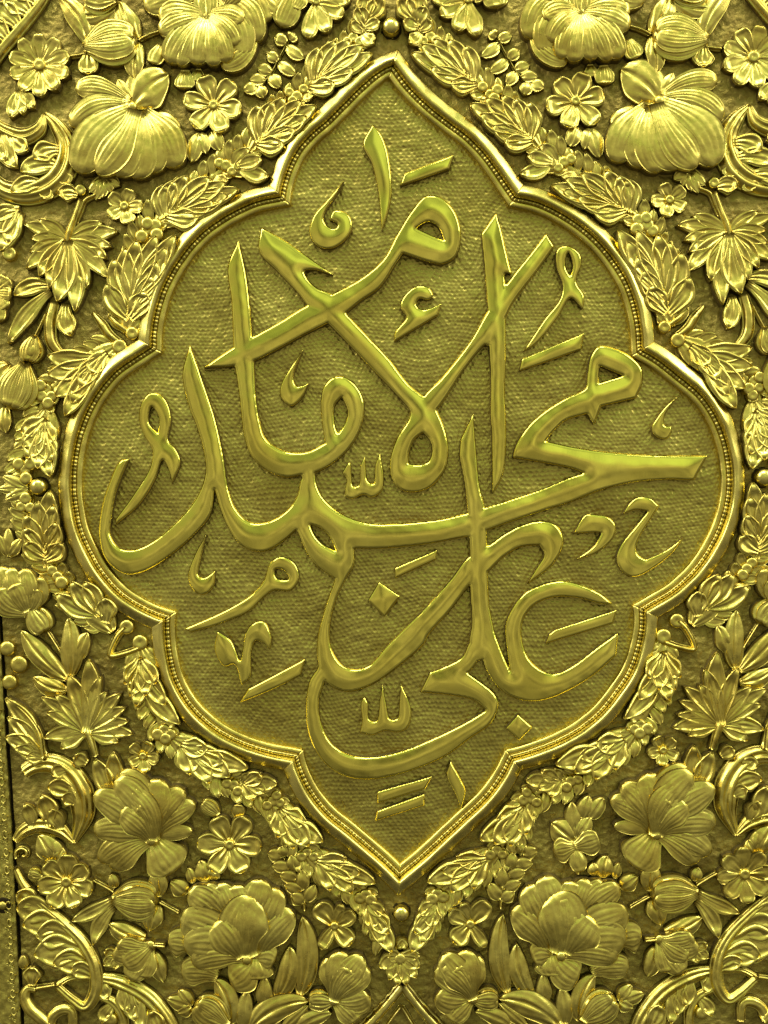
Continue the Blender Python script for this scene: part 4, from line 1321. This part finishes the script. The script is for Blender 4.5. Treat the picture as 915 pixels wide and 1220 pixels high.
    # ---------- buds and peony at the bottom
    bud(f'round ribbed bud between lotus and bottom {sd} peony', one(t10, (525, 335)), one(t10, (725, 345)), 43, [
        (one(t10, (722, 330)), one(t10, (705, 198)), 18, .06), (one(t10, (722, 365)), one(t10, (685, 485)), 18, .06), (one(t10, (520, 340)), one(t10, (335, 435)), 13, -.04, 'lobe'),
        (one(t10, (525, 375)), one(t10, (432, 545)), 15, .1, 'lobe'), (one(t10, (525, 290)), one(t10, (508, 228)), 11)], t10((725, 355), (770, 380), (815, 405)))
    t = thing('stem', f'short {sd} stem joining the lower corner rosette and round bud', 'stem', one(t10, (435, 255)), 'short flower stems')
    ribbon(t, 'shoot', t10((425, 255), (470, 280), (520, 310)), 5, 5, 1)
    c = one(t10, (690, 545))
    t = flower(f'small nodding bloom below the round bud at the lower {sd}', 'nodding_bloom', c, [
        (c, one(t10, (600, 695)), 24, .0, 4), (c, one(t10, (660, 690)), 20, .0, 4.5), (c, one(t10, (525, 570)), 24, -.12, 6), (c, one(t10, (570, 620)), 24, -.04, 7.5), (c, one(t10, (545, 530)), 20, -.1, 8)],
        'nodding blooms', [(one(t10, (665, 515)), one(t10, (498, 450)), 17, -.08), (one(t10, (705, 580)), one(t10, (748, 718)), 16, .05)])
    ribbon(t, 'stem', t10((690, 545), (755, 550)), 6, 6, 6)
    t = thing('leaf_pair', f'little three lobed leaf beside the {sd} nodding bloom', 'leaf', one(t10, (530, 610)), 'small leaf pairs')
    for p in ((480, 572), (475, 635), (525, 655)):
        leaf(t, 'leaflet', one(t10, (540, 600)), one(t10, p), 12, 0, 2, 4, kind='lobe')
    # big peony
    c = one(t11, (365, 605))
    f = lambda b, p, w, bd, z: (one(t11, b), one(t11, p), w, bd, z)
    flower(f'large full peony with many cupped petals at the bottom {sd}', 'peony_flower', c, [
        f((120, 560), (8, 530), 28, .1, 3), f((230, 690), (68, 665), 26, .1, 3), f((400, 610), (490, 615), 30, -.1, 4), f((390, 610), (290, 712), 34, -.1, 4.5), f((400, 600), (400, 700), 34, 0, 4),
        f((420, 590), (575, 395), 32, -.1, 5), f((420, 520), (510, 290), 30, -.05, 5), f((380, 460), (430, 245), 30, 0, 6), f((280, 450), (100, 300), 26, .08, 5.5), f((300, 440), (165, 280), 24, .05, 6),
        f((320, 450), (240, 262), 22, 0, 7), f((340, 450), (310, 268), 26, 0, 8), f((330, 540), (65, 420), 36, .06, 7.5), f((345, 590), (80, 540), 36, .12, 9.5), f((360, 600), (120, 620), 26, .12, 10),
        f((375, 600), (400, 325), 46, -.14, 11), f((370, 590), (355, 330), 20, -.08, 12.5), f((340, 595), (225, 430), 36, .03, 13.5), f((355, 590), (345, 430), 20, 0, 14)],
        'large full peonies', [(one(t11, (90, 320)), one(t11, (15, 262)), 16), (one(t11, (115, 270)), one(t11, (95, 200)), 9), (one(t11, (170, 265)), one(t11, (150, 165)), 17), (one(t11, (195, 250)), one(t11, (210, 195)), 14)])
    # second bud row at the bottom edge
    bud(f'round bud under the bottom {sd} peony', one(t11, (275, 900)), one(t11, (130, 800)), 38, [(one(t11, (285, 910)), one(t11, (215, 700)), 20, .12), (one(t11, (350, 925)), one(t11, (365, 755)), 15, -.05), (one(t11, (432, 830)), one(t11, (440, 690)), 14, .03)], None)
    t = thing('leaf_pair', f'three pointed leaf tip of the {sd} bottom edge bud', 'leaf', one(t11, (110, 830)), 'small leaf pairs')
    for p in ((0, 790), (55, 750), (50, 855)):
        leaf(t, 'leaflet', one(t11, (110, 825)), one(t11, p), 15, 0, 3, 5, kind='leaf')
    t = thing('blade_leaves', f'pair of tall sword leaves between the bottom {sd} peony and the small lotus', 'leaf', one(t11, (600, 785)), 'sword leaf pairs')
    leaf(t, 'leaf_blade', one(t11, (600, 775)), one(t11, (612, 418)), 20, .08, 2, 6, kind='leaf', nu=17)
    leaf(t, 'leaf_blade', one(t11, (495, 790)), one(t11, (555, 552)), 19, .1, 2, 6, kind='leaf', nu=17)
    t = thing('arching_leaf', f'long arching leaf at the bottom edge beside the {sd} small lotus', 'leaf', one(t11, (380, 920)), 'arching leaves')
    leaf(t, 'leaf_blade', one(t11, (375, 930)), one(t11, (640, 800)), 25, -.12, 3, 6, kind='leaf', nu=17)
    leaf(t, 'leaf_blade', one(t11, (520, 930)), one(t11, (640, 820)), 12, 0, 2, 4, kind='leaf')
    leaf(t, 'leaf_blade', one(t11, (590, 925)), one(t11, (745, 855)), 17, -.08, 2, 5, kind='leaf')
    # small lotus
    c = one(t11, (755, 795))
    f = lambda p, w, bd, z: (c, one(t11, p), w, bd, z)
    flower(f'small cupped lotus at the bottom {sd} of the central axis', 'lotus_flower', c, [
        f((860, 885), 26, -.05, 3), f((915, 770), 26, .1, 4), f((920, 660), 26, -.08, 5), f((720, 600), 24, .1, 5), f((780, 568), 26, .04, 6.5), f((885, 590), 28, -.05, 7), f((890, 640), 22, -.1, 9), f((830, 640), 22, -.04, 10)],
        'small cupped lotuses')
    bud(f'small leaf bud hugging the bottom {sd} small lotus', one(t11, (752, 800)), one(t11, (638, 800)), 26, group='small round buds')
    # five petal blossom
    c = one(t11, (758, 460))
    t = thing('star_blossom', f'loose five petalled blossom near the bottom nail on the {sd}', 'flower', c, 'loose blossoms near the bottom nail')
    for i, (p, w) in enumerate([((678, 358), 22), ((790, 360), 13), ((850, 400), 18), ((835, 540), 22), ((695, 560), 14)]):
        leaf(t, 'petal', c, one(t11, p), w * 1.15, 0, 3 + .4 * i, 7, kind='cup')
    dome(t, 'boss', c, 5.5, 4.5, 7, 2)
    spray(f'{sd} fern spray in the ground beside the bottom point', t11((622, 395), (610, 310), (560, 200), (495, 120)), [
        (one(t11, a), one(t11, b)) for a, b in [((618, 360), (560, 320)), ((608, 310), (530, 275)), ((585, 250), (510, 230)), ((555, 200), (475, 190)), ((520, 150), (455, 135)), ((620, 350), (668, 275)), ((608, 300), (610, 205)), ((570, 220), (560, 140)), ((520, 150), (515, 100))]], 13)
    if sd == 'left':
        rosette('six petalled rosette beside the lower left garland', one(t11, (285, 92)), 35, 6, .05, 'mid size rosettes', .16)
        bud('small bud touching the six petalled rosette at lower left', one(t12, (305, 385)), one(t12, (245, 340)), 17, group='small round buds')
        leaf(bpy.data.objects[-1] if False else thing('leaf_tip', 'tiny leaf above the six petalled rosette at lower left', 'leaf', one(t12, (375, 400)), 'leaf tips'), 'leaflet', one(t12, (372, 405)), one(t12, (375, 350)), 13, 0, 2, 4, kind='petal')
    else:
        SIDE = 'left'
        ts = tile(480, 840, 3)
        c = one(ts, (612, 500))
        t = thing('flower_spray', 'spray of buds and petals beside the lower right garland', 'flower', one(ts, (625, 590)))
        for i, (p, w) in enumerate([((630, 590), 16), ((535, 515), 24), ((698, 470), 26)]):
            leaf(t, 'petal', c, one(ts, p), w, 0, 3 + .5 * i, 6, kind='petal')
        for i, (b, p, w) in enumerate([((610, 480), (528, 415), 22), ((610, 470), (600, 340), 16), ((620, 470), (665, 395), 16), ((640, 400), (660, 318), 15), ((665, 400), (712, 325), 16), ((615, 470), (640, 400), 13)]):
            leaf(t, 'bud_leaf', one(ts, b), one(ts, p), w, 0, 3 + .5 * i, 6, kind='leaf')
        ribbon(t, 'stem', [one(ts, (625, 600)), one(ts, (615, 530)), one(ts, (630, 450)), one(ts, (670, 395))], 5, 5, 2)
        SIDE = 'right'
    # ---------- bottom corner scroll work
    t = thing('scroll_leaf', f'long ribbed acanthus sweeping down the bottom {sd} corner', 'scroll', one(t10, (390, 830)), 'corner acanthus scrolls')
    ribbon(t, 'rib', t10((75, 200), (110, 270), (190, 360), (300, 455), (385, 545), (435, 650), (438, 760), (392, 828), (340, 800), (265, 735)), [7, 10, 12, 14, 16, 17, 17, 14, 12, 10], 9, 4, .4, nv=13)
    for b, p, w, bd in (((180, 360), (85, 310), 22, .0), ((240, 420), (85, 375), 28, .06), ((290, 470), (112, 455), 28, .08), ((340, 520), (175, 500), 30, .06), ((385, 590), (165, 590), 34, .08), ((410, 640), (250, 630), 26, .1), ((430, 690), (330, 650), 18, .08)):
        leaf(t, 'leaf_lobe', one(t10, b), one(t10, p), w, bd, 3, 6, kind='lobe')
    t = thing('scroll_leaf', f'arched double stem springing from the bottom {sd} acanthus', 'scroll', one(t10, (450, 720)), 'arched bottom stems')
    ribbon(t, 'stem', t10((265, 735), (330, 700), (450, 700), (560, 725), (680, 795), (770, 910), (800, 990)), [8, 8, 12, 20, 22, 20, 18], 8, 1, .5, nv=15)
    ribbon(t, 'stem', t10((450, 780), (520, 815), (560, 880), (565, 960)), [11, 13, 13, 12], 7, 0, .4, nv=11)
    ribbon(t, 'stem', t10((560, 745), (640, 830), (680, 920), (690, 990)), [11, 13, 13, 12], 6, 0, .4, nv=11)
    dome(t, 'curl', one(t10, (508, 888)), 8, 6, 2, 2)
    leaf(t, 'leaf_lobe', one(t10, (740, 950)), one(t10, (690, 840)), 16, 0, 2, 4, kind='lobe')
    for b, p in (((560, 740), (590, 850)), ((600, 760), (625, 890)), ((650, 790), (650, 930)), ((700, 840), (720, 960)), ((470, 720), (500, 790)), ((520, 820), (470, 900))):
        leaf(t, 'leaf_lobe', one(t10, b), one(t10, p), 14, .1, 0, 3, kind='lobe')
    t = thing('scroll_leaf', f'curled tendril and loops at the very bottom {sd} corner', 'scroll', one(t10, (150, 860)), 'bottom corner tendrils')
    ribbon(t, 'tendril', t10((165, 755), (130, 750), (115, 785), (140, 840), (190, 885), (240, 930)), [8, 10, 13, 16, 16, 14], 8, 1, .3)
    ribbon(t, 'tendril', t10((225, 930), (245, 870), (290, 842), (325, 850), (335, 930)), [11, 13, 14, 12, 10], 7, 1, .3)
    ribbon(t, 'tendril', t10((170, 745), (260, 730)), [7, 6], 6, 1)
    leaf(t, 'leaf_lobe', one(t10, (150, 730)), one(t10, (155, 640)), 17, 0, 2, 5, kind='lobe')
    leaf(t, 'leaf_lobe', one(t10, (110, 660)), one(t10, (112, 595)), 9, 0, 2, 4, kind='leaf')

SIDE = 'left'
# ------------------------------------------------------------------ centre: palmette under the bottom nail and the next frame's tip
t = thing('palmette', 'small shell palmette on the axis under the bottom nail', 'leaf', one(t13, (220, 730)), 'palmette leaves')
for p, w in (((120, 640), 15), ((165, 700), 14), ((205, 725), 13), ((245, 725), 13), ((290, 690), 14), ((305, 640), 15), ((160, 590), 14), ((305, 585), 14)):
    leaf(t, 'leaf_lobe', one(t13, (215, 600)), one(t13, p), w, 0, 4, 7, kind='lobe', raw=True)
dome(t, 'boss', one(t13, (216, 610)), 8, 6, 6, 2, raw=True)
t = thing('lower_frame_tip', 'pointed top of the next frame at the bottom edge of the photo', 'frame', one(t13, (225, 915)), raw=True)
ribbon(t, 'moulding', t13((228, 735), (150, 830), (60, 925), (0, 985)), [13, 14, 15, 15], 10, 1, .15, M_FRAME, raw=True)
ribbon(t, 'moulding', t13((228, 735), (300, 830), (385, 925), (440, 985)), [13, 14, 15, 15], 10.3, 1, .15, M_FRAME, raw=True)
ribbon(t, 'inner_lip', t13((222, 830), (180, 885), (140, 940)), 5, 5, 1, 0, M_FRAME, raw=True)
ribbon(t, 'inner_lip', t13((222, 830), (255, 885), (290, 940)), 5, 5.3, 1, 0, M_FRAME, raw=True)
